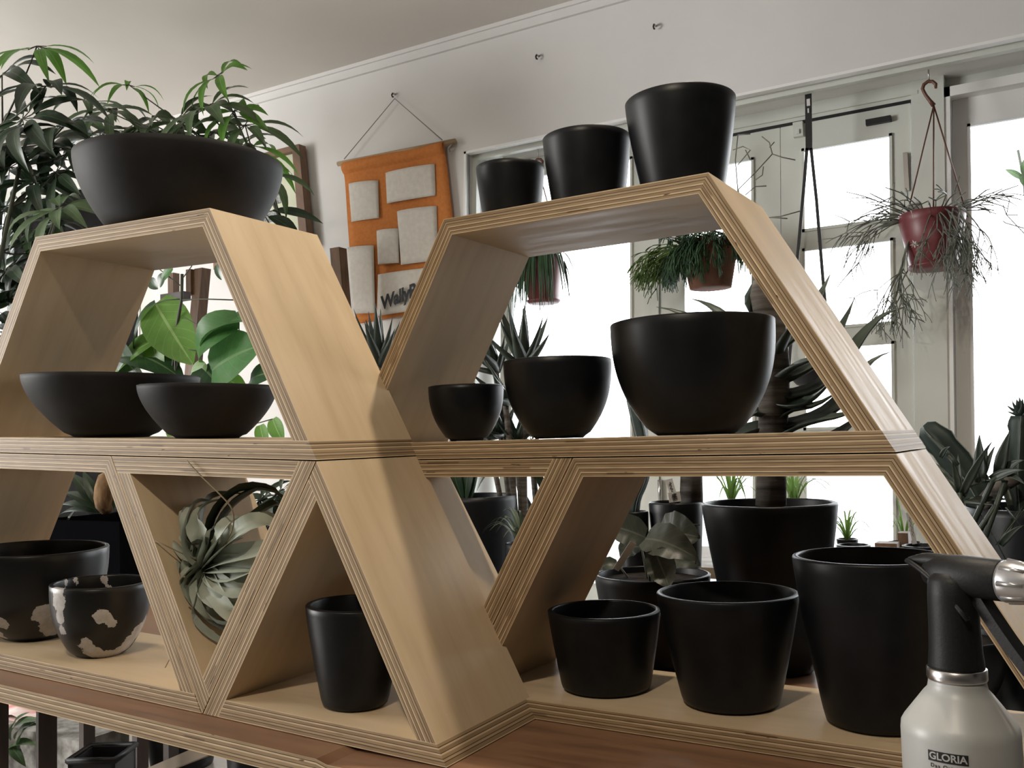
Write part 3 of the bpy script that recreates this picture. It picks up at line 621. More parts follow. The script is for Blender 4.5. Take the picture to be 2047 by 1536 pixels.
# cloth sheet: corners from the dowel down, curling slightly to the right
cTL, cTR, cBL, cBR = at(688, 330, 2.845), at(890, 288, 2.845), at(712, 648, 2.855), at(926, 610, 2.855)
def cl(u, v, d=0):
    p = (cTL * (1 - u) + cTR * u) * (1 - v) + (cBL * (1 - u) + cBR * u) * v
    return p + V((0, -.008 * math.sin(u * 7 + v * 3) - d - (.012 * math.exp(-(v * 14) ** 2)), 0)) - off
def sheet(fn, nu, nv, thick):
    g = G(); vs = [fn(i / nu, j / nv) for j in range(nv + 1) for i in range(nu + 1)]; n_ = len(vs)
    vs += [V(p) + V((0, thick, 0)) for p in vs]; w = nu + 1
    fs = [[j * w + i, (j + 1) * w + i, (j + 1) * w + i + 1, j * w + i + 1] for j in range(nv) for i in range(nu)]
    fs += [[n_ + k for k in f[::-1]] for f in fs]
    rim = [i for i in range(w)] + [j * w + nu for j in range(1, nv + 1)] + [nv * w + i for i in range(nu - 1, -1, -1)] + [j * w for j in range(nv - 1, 0, -1)]
    fs += [[rim[i], rim[(i + 1) % len(rim)], n_ + rim[(i + 1) % len(rim)], n_ + rim[i]] for i in range(len(rim))]
    g.add(vs, fs, 0, [(k % w * .03, k // w * .03) for k in range(n_)] * 2); return g
obj('backing_cloth', sheet(cl, 16, 20, .004), 'orangefelt', hp)
obj('top_hem', sheet(lambda u, v: cl(u, v * .088 - .012, .017 * math.sin(math.pi * min(1, v * 1.15)) ** .7), 16, 8, .003), 'orangefelt', hp)
# pockets as pixel quads (top-left, top-right, bottom-right, bottom-left)
def pocket(q, bulge=.018):
    P = [at(x, y, 2.838) - off for x, y in q]
    def fn(u, v):
        p = (P[0] * (1 - u) + P[1] * u) * (1 - v) + (P[3] * (1 - u) + P[2] * u) * v
        return p + V((0, -bulge * (math.sin(math.pi * u) ** .6) * (1.1 - v * .7) - .002, 0))
    return obj('pocket', sheet(fn, 12, 10, .004), 'cream', hp)
pocket([(697, 368), (756, 361), (758, 436), (703, 444)]); pocket([(771, 346), (869, 328), (871, 391), (774, 407)])
pocket([(794, 423), (873, 412), (876, 521), (802, 530)]); pocket([(753, 462), (796, 457), (798, 526), (756, 529)])
pocket([(694, 496), (747, 491), (750, 626), (707, 628)]); pk = pocket([(756, 549), (880, 533), (890, 612), (754, 632)], .012)
w0_ = text_mesh('WallyPo', .1, .0042, .95)[0]; v_, f_ = text_mesh('WallyPockets', .1, .0042, .95); g = G()
ta, tb, tu = at(762, 609, 2.815) - off, at(846, 575, 2.815) - off, (at(758, 592, 2.815) - at(765, 620, 2.815))
x0_ = min(v[0] for v in v_); dx = (tb - ta); L_ = max(v[0] for v in w0_) - min(v[0] for v in w0_)
sc_ = dx.length / L_
xmax = x0_ + .40
g.add([ta + dx * ((v[0] - x0_) / L_) + V((0, 0, 1)) * (v[1] * sc_ * 1.15) + V((0, -.006, 0)) for v in v_], f_); obj('lettering', g, 'ink', pk, False)
# framed prints leaning on the wall
fr = thing('picture_frame', 'rough brown wooden frame with small grey prints on a cream mount', 'picture frame', at(570, 560, 2.83))
off = fr.location.copy(); fTL, fTR, fBR, fBL = at(430, 336, 2.84), at(606, 291, 2.84), at(624, 496, 2.84), at(436, 541, 2.84)
def fq(u, v, d): return (fTL * (1 - u) + fTR * u) * (1 - v) + (fBL * (1 - u) + fBR * u) * v + V((0, d, 0)) - off
def bar(u0, u1, v0, v1, d0, d1, m, nm, parent=fr):
    P = [fq(u, v, d) for d in (d0, d1) for u, v in ((u0, v0), (u1, v0), (u1, v1), (u0, v1))]; g = G()
    for f in ([3, 2, 1, 0], [4, 5, 6, 7], [0, 1, 5, 4], [1, 2, 6, 5], [2, 3, 7, 6], [3, 0, 4, 7]):
        g.add([P[i] for i in f], [[0, 1, 2, 3]], 0, [(P[i].z + P[i].x, P[i].y) for i in f])
    return obj(nm, g, m, parent, False)
bar(0, 1, 0, .055, -.035, .02, 'post', 'rail'); bar(0, 1, .945, 1, -.035, .02, 'post', 'rail'); bar(0, .075, .055, .945, -.035, .02, 'post', 'stile'); bar(.925, 1, .055, .945, -.035, .02, 'post', 'stile')
mo = bar(.075, .925, .055, .945, .0, .012, 'mount', 'mount')
for u0, u1, v0, v1 in ((.42, .72, .36, .50), (.40, .68, .55, .66), (.40, .52, .74, .88), (.56, .70, .74, .88), (.12, .34, .3, .66)): bar(u0, u1, v0, v1, -.002, .0, 'print', 'print')
# wooden posts of the stands by the wall
def woodpost(pts, w, label, Y):
    a, b = at(*pts[0], Y), at(*pts[1], Y); bb = a + (b - a) * (a.z / max(.05, a.z - b.z)); bb.z = 0
    r = thing('wooden_post', label, 'post', bb); g = G(); L = a - bb
    P = [V((0, 0, 0)) + V((sx * w, sy * w, 0)) + k * L for k in (0, 1) for sx, sy in ((-1, -1), (1, -1), (1, 1), (-1, 1))]
    for f in ([3, 2, 1, 0], [4, 5, 6, 7], [0, 1, 5, 4], [1, 2, 6, 5], [2, 3, 7, 6], [3, 0, 4, 7]): g.add([P[i] for i in f], [[0, 1, 2, 3]], 0, [(P[i].z, P[i].x + P[i].y) for i in f])
    obj('shaft', g, 'post', r, False, bevel=.003); return r, a - bb
r1, top1 = woodpost(((405, 538), (385, 755)), .026, 'tall brown wooden post with a round knob behind the broad leaves', 1.95)
g = G(); q = at(398, 683, 1.90) - r1.location; g.tube([q + V((0, .03, 0)), q + V((0, -.02, 0)), q + V((0, -.028, 0))], [.018, .018, .012], 14); obj('knob', g, 'rust', r1)
g = G(); a = at(382, 540, 1.93) - r1.location; b = at(388, 590, 1.93) - r1.location; g.box((a.x - .012, a.y - .02, b.z), (a.x + .02, a.y + .02, a.z)); obj('spacer', g, 'post', r1, False)
woodpost(((676, 497), (684, 600)), .03, 'short brown wooden post in front of the orange wall planter', 2.65)
r2, top2 = woodpost(((347, 547), (348, 700)), .017, 'thin dark wooden stake with a clamp among the broad leaves', 1.75)
g = G(); q = at(350, 595, 1.72) - r2.location; g.box((q.x - .07, q.y - .02, q.z - .018), (q.x + .075, q.y + .02, q.z + .018)); obj('clamp', g, 'leg', r2, False)
# ------------------------------------------------------------------ plants
UP = V((0, 0, 1)); BACK = -C_F
def whorl(g, c, n, L, w, tilt=.2, ax=None, phase=None, droop=.18, stalk=.16, gs=None):
    """hand-shaped leaf: n leaflets round c"""
    c = V(c); L *= 1.42; w *= 1.3; ax = (ax or V((random.uniform(-.45, .45), random.uniform(-1.1, -.2), .9))).normalized(); u = ax.orthogonal().normalized(); w_ = ax.cross(u)
    ph = random.random() * 6 if phase is None else phase
    for i in range(n):
        a = ph + 2 * math.pi * (i + random.uniform(-.15, .15)) / n; ll = L * random.uniform(.75, 1.1)
        d = (u * math.cos(a) + w_ * math.sin(a) + ax * (tilt - random.uniform(.1, .55))).normalized()
        s0 = c + d * (ll * stalk); tip = c + d * ll - UP * (ll * random.uniform(.1, .45))
        (gs or g).tube([c, s0], .0022, 4)
        g.leaf(s0, tip, ax, w * random.uniform(.8, 1.1), droop * random.uniform(.5, 1.3), .25, 7, 'lance')
def potted(label, name, cat, base, R, r, h, m='pot', k=1.15, group=None, square=False):
    """an Empty at the pot's base with the pot (and soil) as parts"""
    o = thing(name, label, cat, base, (0, 0, 0), group); g = G()
    if square:
        q = R * .93
        vs = [(sx * a, sy * a, z) for a, z in ((r, 0), (R, h), (q, h), (q, h - .05)) for sx, sy in ((-1, -1), (1, -1), (1, 1), (-1, 1))]
        g.add(vs, [[i * 4 + j, i * 4 + (j + 1) % 4, (i + 1) * 4 + (j + 1) % 4, (i + 1) * 4 + j] for i in range(3) for j in range(4)] + [[3, 2, 1, 0]])
        obj('pot', g, m, o, False); g = G(); g.add([(sx * q, sy * q, h - .04) for sx, sy in ((-1, -1), (1, -1), (1, 1), (-1, 1))], [[0, 1, 2, 3]]); obj('soil', g, 'soil', o, False)
    else:
        g.lathe(potprof(R, r, h, k, max(.006, R * .07), inner=True), 56); obj('pot', g, m, o)
        g = G(); rs = R - max(.006, R * .07) - R * .03; g.lathe([(rs * .5, h - .04 - .01), (rs, h - .045), (rs * .96, h * .93), (rs * .6, h * .935), (.002, h * .94)], 32); obj('soil', g, 'soil', o)
    return o
# --- two umbrella trees on the left
def umbrella_tree(label, base, whorls, trunks, Y, mats):
    o = potted(label, 'umbrella_tree', 'plant', base, .2, .15, .36); B = V(base); gl = {m: G() for m in mats}; gs = G(); gt = G()
    tops = []
    for x, y in trunks:
        top = at(x, y, Y) - B; P = bez(V((random.uniform(-.05, .05), random.uniform(-.05, .05), .3)), V((top.x * .4, top.y * .5, top.z * .6)), top, 10); gt.tube(P, [.014 - .0006 * i for i in range(11)], 7); tops.append(P)
    for px, py, dy, n, lp, wp, mi, ax in whorls:
        c = at(px, py, Y + dy); s_ = 1 / ppm(c); c = c - B
        whorl(gl[mi], c, n, lp * s_, wp * s_, ax=ax, gs=gs)
        P = min(tops, key=lambda P: min((q - c).length for q in P)); cand = [q for q in P if q.z < c.z - .02] or [P[-1]]; q = min(cand, key=lambda q: (q - c).length)
        gs.tube(bez(q, (q + c) / 2 + V((0, 0, -.03)), c, 6), [.005, .0045, .004, .004, .0035, .003, .003], 5)
    obj('trunk', gt, 'stem', o); obj('petiole', gs, 'stem', o)
    for m, gg in gl.items(): obj('foliage', gg, m, o)
    return o
ld = V((-.1, -.5, 1))
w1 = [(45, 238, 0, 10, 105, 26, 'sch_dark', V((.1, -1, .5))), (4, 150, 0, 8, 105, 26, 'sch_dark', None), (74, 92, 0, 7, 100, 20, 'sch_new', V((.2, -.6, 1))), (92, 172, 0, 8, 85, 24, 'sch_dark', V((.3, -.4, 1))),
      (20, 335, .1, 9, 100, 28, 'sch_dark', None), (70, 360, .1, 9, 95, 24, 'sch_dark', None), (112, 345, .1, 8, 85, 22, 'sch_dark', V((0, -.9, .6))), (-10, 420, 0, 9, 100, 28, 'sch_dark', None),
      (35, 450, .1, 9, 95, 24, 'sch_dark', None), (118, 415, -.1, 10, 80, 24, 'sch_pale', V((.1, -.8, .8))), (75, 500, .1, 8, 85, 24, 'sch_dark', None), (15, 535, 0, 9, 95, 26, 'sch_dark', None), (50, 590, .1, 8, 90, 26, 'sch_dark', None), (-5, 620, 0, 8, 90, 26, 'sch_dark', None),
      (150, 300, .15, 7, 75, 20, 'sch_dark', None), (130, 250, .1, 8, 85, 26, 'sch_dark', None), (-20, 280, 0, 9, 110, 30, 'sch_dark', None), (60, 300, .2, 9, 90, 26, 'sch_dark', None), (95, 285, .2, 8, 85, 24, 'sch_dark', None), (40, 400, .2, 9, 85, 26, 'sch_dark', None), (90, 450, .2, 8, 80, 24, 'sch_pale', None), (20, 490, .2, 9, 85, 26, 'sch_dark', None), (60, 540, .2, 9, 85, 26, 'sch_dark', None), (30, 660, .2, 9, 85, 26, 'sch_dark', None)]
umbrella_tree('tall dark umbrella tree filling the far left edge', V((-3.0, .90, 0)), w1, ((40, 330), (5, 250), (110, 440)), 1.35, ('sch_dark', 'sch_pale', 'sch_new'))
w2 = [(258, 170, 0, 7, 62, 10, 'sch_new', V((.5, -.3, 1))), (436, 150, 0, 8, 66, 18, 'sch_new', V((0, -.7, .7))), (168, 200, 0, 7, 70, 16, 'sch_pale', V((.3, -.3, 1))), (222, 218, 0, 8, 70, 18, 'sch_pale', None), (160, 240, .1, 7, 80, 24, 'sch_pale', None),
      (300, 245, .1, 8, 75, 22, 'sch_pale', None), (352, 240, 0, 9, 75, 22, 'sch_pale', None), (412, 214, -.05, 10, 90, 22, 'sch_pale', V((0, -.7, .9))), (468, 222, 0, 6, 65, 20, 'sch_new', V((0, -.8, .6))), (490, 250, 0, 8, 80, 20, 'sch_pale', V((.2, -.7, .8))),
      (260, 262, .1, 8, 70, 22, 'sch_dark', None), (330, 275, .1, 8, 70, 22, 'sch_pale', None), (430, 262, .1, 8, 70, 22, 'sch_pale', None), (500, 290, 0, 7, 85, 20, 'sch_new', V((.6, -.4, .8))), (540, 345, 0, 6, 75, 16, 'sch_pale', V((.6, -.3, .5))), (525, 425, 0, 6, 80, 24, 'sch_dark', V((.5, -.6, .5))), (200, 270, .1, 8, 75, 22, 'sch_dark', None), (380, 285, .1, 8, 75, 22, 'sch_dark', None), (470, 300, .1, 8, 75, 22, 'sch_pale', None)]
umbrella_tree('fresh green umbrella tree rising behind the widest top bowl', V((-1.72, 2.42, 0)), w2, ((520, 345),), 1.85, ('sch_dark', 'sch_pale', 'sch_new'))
# --- broad-leaved plant seen through the left trapezoid
YB = 1.42; B = V((at(360, 900, YB).x, YB, 0)); o = potted('broad-leaved green plant seen through the left trapezoid opening', 'rubber_fig', 'plant', B, .15, .11, .3)
gl = {m: G() for m in ('fic_dark', 'fic_light', 'fic_mid')}; gs = G()
def P_(x, y, Y=YB): return at(x, y, Y) - B
for b, tp, w, m, bend, up in [((311, 607), (385, 728), 96, 'fic_light', .05, (.5, -1, .3)), ((311, 607), (268, 700), 62, 'fic_dark', .1, (-.6, -1, .4)), ((310, 680), (232, 752), 78, 'fic_light', .08, (0, -1, .8)), ((308, 682), (325, 745), 55, 'fic_light', .1, (0, -1, .3)),
        ((420, 745), (525, 690), 118, 'fic_mid', .08, (-.2, -1, .2)), ((478, 640), (398, 722), 84, 'fic_mid', .22, (.5, -.8, .6)), ((415, 690), (520, 640), 80, 'fic_mid', .15, (0, -.6, 1)), ((246, 712), (368, 762), 74, 'fic_dark', .12, (.1, -.7, 1)), ((240, 690), (290, 760), 60, 'fic_dark', .1, (-.5, -1, .3)), ((405, 735), (460, 800), 80, 'fic_dark', .12, (.1, -.7, .8)),
        ((410, 725), (388, 775), 44, 'fic_light', .05, (0, -1, .2)), ((460, 760), (495, 785), 40, 'fic_light', .05, (0, -1, .2)), ((340, 850), (390, 880), 44, 'fic_light', .1, (0, -1, .5)), ((545, 838), (566, 885), 34, 'fic_light', .05, (.3, -1, .1)), ((520, 850), (532, 895), 30, 'fic_light', .05, (.3, -1, .1)),
        ((328, 548), (320, 575), 26, 'fic_dark', .05, (0, -1, .2)), ((345, 535), (322, 565), 24, 'fic_mid', .05, (0, -1, .2)), ((433, 530), (443, 560), 16, 'fic_dark', .05, (0, -1, .2)), ((300, 560), (316, 578), 22, 'fic_dark', .05, (0, -1, .2)), ((500, 760), (560, 745), 50, 'fic_dark', .1, (0, -1, .5)), ((235, 735), (225, 770), 30, 'fic_light', .05, (0, -1, .2))]:
    a, c = P_(*b), P_(*tp); gl[m].leaf(a, c, up, w / ppm(a + B), bend, .16, 9, 'heart')
for pts, r in [([(352, 900), (352, 770), (350, 670), (363, 600), (364, 548)], .006), ([(345, 860), (344, 740), (351, 680)], .004), ([(362, 600), (405, 598), (470, 600)], .0025), ([(352, 660), (330, 672), (308, 682)], .0018), ([(356, 695), (400, 703)], .002), ([(364, 632), (395, 650), (420, 672)], .0018), ([(362, 572), (340, 555), (318, 538)], .0022), ([(364, 558), (382, 534), (390, 520)], .0022), ([(362, 598), (330, 600), (311, 607)], .002), ([(420, 860), (412, 745), (408, 730)], .003), ([(352, 720), (300, 700), (246, 712)], .002), ([(412, 745), (478, 700), (478, 640)], .002), ([(352, 880), (450, 860), (520, 845), (545, 838)], .002), ([(352, 850), (340, 850)], .002)]:
    gs.tube([P_(*q) for q in pts], r, 6)
gs.tube([P_(352, 900), V((0, 0, .27))], .007, 6); gs.tube([P_(420, 860), V((.02, 0, .27))], .004, 6)
obj('stem', gs, 'stem', o)
for m, gg in gl.items(): obj('foliage', gg, m, o)
# --- aloes
def rosette(g, c, axis, n, L, w, th, spread=(.25, 1.2), curl=.25, phase=0):
    c = V(c); ax = V(axis).normalized(); u = ax.orthogonal().normalized(); w_ = ax.cross(u)
    for i in range(n):
        k = i / max(1, n - 1); a = phase + i * 2.39996; s_ = spread[0] + (spread[1] - spread[0]) * k
        d = (ax * math.cos(s_) + (u * math.cos(a) + w_ * math.sin(a)) * math.sin(s_)).normalized(); out = (u * math.cos(a) + w_ * math.sin(a)); ll = L * random.uniform(.8, 1.1)
        P = bez(c - ax * (L * .12 * k), c + d * ll * .55 + out * (curl * ll * .2), c + d * ll * .95 + ax * (curl * ll * .5), 7); g.fleshy(P, w, th, -out + ax * .01)
def stem_aloe(label, base, R, r, h, ros, Y, m='aloe', potm='pot', name='stem_aloe', mstem='bark'):
    o = potted(label, name, 'plant', base, R, r, h, potm); B = V(base); g = G(); gs = G()
    for px, py, dy, n, lp, wp, ax, sp in ros:
        c = at(px, py, Y + dy); s_ = 1 / ppm(c); c = c - B; rosette(g, c, ax, n, lp * s_, wp * s_, wp * s_ * .35, sp)
        gs.tube(bez(V((0, 0, h * .9)), V((c.x * .3, c.y * .3, c.z * .7)), c, 7), max(.005, wp * s_ * .3), 7)
    obj('stem', gs, mstem, o); obj('foliage', g, m, o); return o
bx = at(757, 820, 1.75); stem_aloe('narrow spiky aloe in front of the orange wall planter', V((bx.x, 1.75, 0)), .11, .08, .55, [(757, 722, 0, 12, 105, 20, V((.05, -.2, 1)), (.05, 1.0))], 1.75)
bx = at(1040, 900, 1.55)
o = stem_aloe('bushy branching aloe behind the smaller egg-shaped bowls', V((bx.x, 1.55, 0)), .15, .11, .42, [(1045, 725, 0, 12, 120, 25, V((.1, -.3, 1)), (.1, 1.1)), (990, 735, .05, 10, 85, 22, V((-.2, -.4, 1)), (.15, 1.2)), (1010, 800, -.05, 9, 80, 20, V((-.3, -.6, .8)), (.2, 1.3)), (1000, 865, 0, 10, 75, 18, V((0, -.6, .8)), (.2, 1.4)), (1035, 880, 0, 9, 70, 16, V((.3, -.5, .9)), (.2, 1.3)), (970, 850, 0, 8, 70, 18, V((-.5, -.5, .7)), (.2, 1.3))], 1.55)
# plant bench behind the shelf
pb = thing('plant_bench', 'low brown wooden bench behind the right display carrying potted succulents', 'bench', (.05, .9, 0))
g = G(); g.box((-.40, -.33, .685), (.29, .32, .72)); obj('bench_top', g, 'table', pb, False)
for sx in (-.36, .24):
    for sy in (-.28, .26): g = G(); g.box((sx - .02, sy - .02, 0), (sx + .02, sy + .02, .685)); obj('leg', g, 'leg', pb, False)
# tall aloe with trunk
B = V((.2099, .7958, .7205)); o = potted('tall single-stemmed aloe in a big black pot behind the display', 'tree_aloe', 'plant', B, .1267, .0718, .3155, k=1.15)
g = G(); gs = G(); TA = lambda x, y, Y=.80: at(x, y, Y) - B
gs.tube([TA(1541, 1012), TA(1542, 960), TA(1543, 900), TA(1546, 830), TA(1548, 740), TA(1540, 650), TA(1522, 585), TA(1518, 560)], [.029, .028, .027, .028, .030, .028, .022, .012], 14); obj('trunk', gs, 'bark', o)
for pts, w, dy in [([(1555, 790), (1620, 790), (1690, 720), (1730, 660), (1775, 620), (1812, 613)], 44, .02), ([(1555, 760), (1610, 740), (1660, 690), (1690, 640), (1708, 597)], 44, .04), ([(1550, 700), (1600, 660), (1640, 590), (1660, 548)], 40, .05), ([(1560, 850), (1640, 840), (1700, 780), (1740, 715), (1782, 703)], 42, .06),
        ([(1540, 880), (1580, 850), (1640, 835), (1700, 830), (1740, 790)], 40, -.04), ([(1545, 800), (1590, 810), (1640, 790), (1680, 740)], 40, -.05), ([(1545, 850), (1570, 810), (1640, 815), (1690, 770)], 36, -.02), ([(1530, 850), (1480, 860), (1450, 880), (1420, 900)], 44, 0), ([(1540, 830), (1500, 815), (1490, 840), (1470, 850)], 40, -.05), ([(1545, 720), (1565, 680), (1590, 640), (1610, 600)], 44, -.05), ([(1548, 760), (1580, 730), (1620, 720), (1670, 700)], 40, -.06), ([(1535, 690), (1470, 660), (1420, 605), (1380, 597)], 34, .06), ([(1530, 730), (1440, 690), (1370, 620), (1312, 614)], 40, .0), ([(1548, 880), (1640, 890), (1700, 850), (1760, 800)], 40, .05), ([(1520, 640), (1500, 600), (1515, 560), (1518, 520)], 34, 0), ([(1530, 650), (1555, 600), (1560, 560), (1575, 520)], 34, .02), ([(1545, 780), (1500, 760), (1460, 700), (1440, 660)], 40, .05)]:
    P = [TA(x, y, .80 + dy * (i / len(pts)) * 2) for i, (x, y) in enumerate(pts)]
    Q = [p for i in range(len(P) - 2) for p in bez((P[i] + P[i + 1]) / 2 if i else P[0], P[i + 1], (P[i + 1] + P[i + 2]) / 2 if i < len(P) - 3 else P[-1], 4)[(1 if i else 0):]]
    g.fleshy(Q, w / 1010 * 1.05, w / 1010 * .3, V((0, -.5, 1)))
obj('foliage', g, 'aloe', o)
# trunk plant with tags beside it
B = V((at(1352, 1050, 1.06).x, 1.06, .7205)); o = potted('black pot with a thick grey trunk and white name tags', 'caudex_plant', 'plant', B, .062, .042, .15)
hh = at(1352, 1003, 1.06).z - .7205
o.children[0].scale = o.children[1].scale = (1, 1, hh / .15)
g = G(); g.tube([at(1382, 1010, 1.07) - B, at(1382, 950, 1.07) - B, at(1384, 880, 1.07) - B], [.027, .025, .022], 12); obj('trunk', g, 'bark', o)
g = G(); rosette(g, at(1384, 880, 1.07) - B, (0, 0, 1), 9, .1, .02, .006, (.2, 1.2)); obj('foliage', g, 'aloe', o)
def plant_tag(px0, py0, px1, py1, wpx, Y, label, group='white plant tags', wob=3):
    a, b = at(px0, py0, Y), at(px1, py1, Y); d = b - a; s_ = d.cross(C_F).normalized() * (wpx / ppm(a) / 2); g = G(); n_ = C_F.normalized() * .0012
    g.add([a - s_, a + s_, b + s_, b - s_, a - s_ + n_, a + s_ + n_, b + s_ + n_, b - s_ + n_], [[0, 1, 2, 3], [7, 6, 5, 4], [0, 4, 5, 1], [1, 5, 6, 2], [2, 6, 7, 3], [3, 7, 4, 0]])
    oo = obj('plant_tag', g, 'tag', None, False); tag(oo, label, 'plant tag', group)
    if wob:
        gi = G(); q = [a + d * (.25 + .055 * i) + s_ * (.45 * math.sin(i * 2.3)) - n_ * .8 for i in range(12)]; gi.tube(q, .0007, 4); obj('scribble', gi, 'ink', oo)
plant_tag(1349, 1000, 1337, 958, 14, 1.0, 'long white tag with handwriting standing in the grey-trunked pot')
plant_tag(1350, 1004, 1347, 984, 24, .985, 'short wide white tag clipped over the rim of the grey-trunked pot')
# small cactus pot
B = V((at(1268, 1060, 1.02).x, 1.02, .7205)); o = potted('small black pot with a ribbed green cactus at the panel edge', 'column_cactus', 'plant', B, .034, .027, max(.05, at(1268, 1022, 1.02).z - .7205))
g = G()
def cactus(g, pts, rad, ribs=5, gr=None):
    pts = [V(p) for p in pts]; k = len(pts); n = ribs * 4; vs = []; t0 = (pts[-1] - pts[0]).normalized(); u = t0.orthogonal().normalized()
    for i, p in enumerate(pts):
        tt = (pts[min(i + 1, k - 1)] - pts[max(i - 1, 0)]).normalized(); u = (u - tt * u.dot(tt)).normalized(); w_ = tt.cross(u)
        for j in range(n):
            a = 2 * math.pi * j / n; rr = rad[i] * (1 if j % 4 == 0 else .72 if j % 4 == 2 else .82) * (1 + (.06 * math.sin(i * 2.2) if j % 4 == 0 else 0)); vs.append(p + (u * math.cos(a) + w_ * math.sin(a)) * rr)
    g.add(vs, [[i * n + j, i * n + (j + 1) % n, (i + 1) * n + (j + 1) % n, (i + 1) * n + j] for i in range(k - 1) for j in range(n)] + [list(range(n))[::-1], [(k - 1) * n + j for j in range(n)]])
    if gr is not None:
        for r_ in range(ribs): gr.tube([vs[i * n + r_ * 4] for i in range(k)], [max(.0006, q * .035) for q in rad], 4)
def cpts(l, Y, B, n=14):
    P = [at(x, y, Y) - B for x, y in l]; m_ = len(P) - 1; out = []
    for i in range(n + 1):
        q = i / n * m_; k_ = min(int(q), m_ - 1); out.append(P[k_].lerp(P[k_ + 1], q - k_))
    return out
gr = G(); P = cpts([(1262, 1030), (1270, 990), (1288, 950), (1285, 880), (1265, 800), (1258, 780)], 1.02, B); cactus(g, P, [.017] * 12 + [.014, .010, .003], 4, gr); obj('body', g, 'cactus', o); obj('ridge', gr, 'cactus_rib', o)
# crinkled-leaf plant in a wide pot
B = V((-.0158, .75, .7205)); o = potted('crinkled dark-leaved plant in a wide low black pot', 'crinkled_begonia', 'plant', B, .1145, .085, at(1300, 1146, .75).z - .7205, 'pot')
g = G(); gs = G(); Bg = lambda x, y, Y=.72: at(x, y, Y) - B
for b, tp, w, dy, up, bend in [((1290, 1075), (1210, 1050), 62, .02, (0, -1, .5), .15), ((1290, 1078), (1395, 1118), 70, -.04, (0, -1, .7), .18), ((1318, 1068), (1400, 1075), 80, .0, (.1, -1, .5), .12), ((1308, 1100), (1338, 1175), 56, -.08, (.3, -1, .2), -.1), ((1280, 1080), (1240, 1115), 50, .03, (0, -1, .5), .1), ((1310, 1090), (1400, 1130), 70, .05, (0, -1, .5), .1), ((1235, 1128), (1192, 1140), 30, .03, (0, -1, .6), .2), ((1330, 1062), (1356, 1040), 36, .02, (0, -1, .4), .1)]:
    a = Bg(*b, .72 + dy); c = Bg(*tp, .70 + dy); g.leaf(a, c, up, w / 1010, bend, .3, 12, 'heart', wavy=.05); gs.tube([V((0, 0, .1)), a], .0022, 5)
for q in [[(1400, 1050), (1380, 1048), (1355, 1050)], [(1378, 1040), (1372, 1055), (1374, 1068)], [(1395, 1085), (1394, 1110), (1390, 1128)]]: gs.tube([Bg(*p) for p in q], .0012, 4)
obj('foliage', g, 'begonia', o); obj('stem', gs, 'stem', o)
plant_tag(1231, 1140, 1266, 1085, 13, .68, 'blank white tag leaning among the crinkled leaves', wob=0)
# dark rounded pot behind the tall pot (its belly shows below the trigger)
B = V((at(1880, 1300, .78).x - .02, .80, 0))
# grassy plants at the window
def tuft(label, px, py, Y, n, lp, w, hpot, m='grass', spread=1.0, base_z=0.0, R=.05, name='grassy_plant', arch=.5, potm='pot'):
    c = at(px, py, Y); B = V((c.x, Y, base_z)); o = potted(label, name, 'plant', B, R, R * .75, max(.06, c.z - base_z), potm); g = G(); h = c.z - base_z
    for i in range(n):
        a = random.random() * 6.28; L = lp / ppm(c) * random.uniform(.6, 1.1); d = V((math.cos(a), math.sin(a), 0)); s_ = random.uniform(.3, 1) * spread
        P = bez(V((0, 0, h * .95)), V((0, 0, h)) + d * L * .4 * s_ + UP * L * .75, V((0, 0, h)) + d * L * s_ + UP * L * (1 - s_) * .9 - UP * L * arch * .3 * s_, 8)
        g.add(*ribbon(P, w))
    obj('foliage', g, m, o); return o
def ribbon(P, w):
    vs = []; k = len(P)
    for i, p in enumerate(P):
        tt = (P[min(i + 1, k - 1)] - P[max(i - 1, 0)]).normalized(); sd = tt.cross(UP); sd = sd.normalized() if sd.length > 1e-4 else V((1, 0, 0)); ww = w * (1 - (i / (k - 1)) ** 2) * .5 + .0004
        vs += [p - sd * ww, p + UP * ww * -.4, p + sd * ww]
    return vs, [[i * 3 + j, i * 3 + j + 1, (i + 1) * 3 + j + 1, (i + 1) * 3 + j] for i in range(k - 1) for j in range(2)]
# low window bench with small things
wb = thing('window_bench', 'low pale plank bench along the window behind the pots', 'bench', (.35, 2.2, 0))
g = G(); g.box((-.95, -.3, .71), (.62, .25, .745)); obj('bench_top', g, 'palewood', wb, False)
for sx in (-.85, .5): g = G(); g.box((sx - .03, -.25, 0), (sx + .03, .2, .71)); obj('leg', g, 'palewood', wb, False)
WZ = .7455
tuft('lime grassy plant between the grey trunk and the tall aloe stem', 1462, 1010, 2.1, 26, 165, .007, 0, base_z=WZ, R=.07)
tuft('lime grassy plant right of the tall aloe stem', 1588, 1015, 2.0, 26, 150, .007, 0, base_z=WZ, R=.07)
tuft('small sparse grassy plant at the right of the tall aloe pot', 1694, 1085, 2.3, 18, 115, .006, 0, base_z=WZ, R=.035, arch=.2)
tuft('fine grassy plant against the pale door post', 1808, 1090, 2.25, 16, 130, .005, 0, base_z=WZ, R=.055, spread=.7)
def block(px0, px1, py, Y, h, label, m='post'):
    a, b = at(px0, py, Y), at(px1, py, Y); g = G(); g.box((-(b.x - a.x) / 2, -.03, 0), ((b.x - a.x) / 2, .03, a.z - WZ)); tag(obj('wooden_block', g, m, None, False, ((a.x + b.x) / 2, Y, WZ), bevel=.002), label, 'wooden block', 'wooden blocks on the window bench')
block(1752, 1796, 1084, 2.02, .1, 'low dark wooden block on the window bench'); block(1797, 1818, 1064, 2.1, .12, 'taller wooden block right of the low dark block')
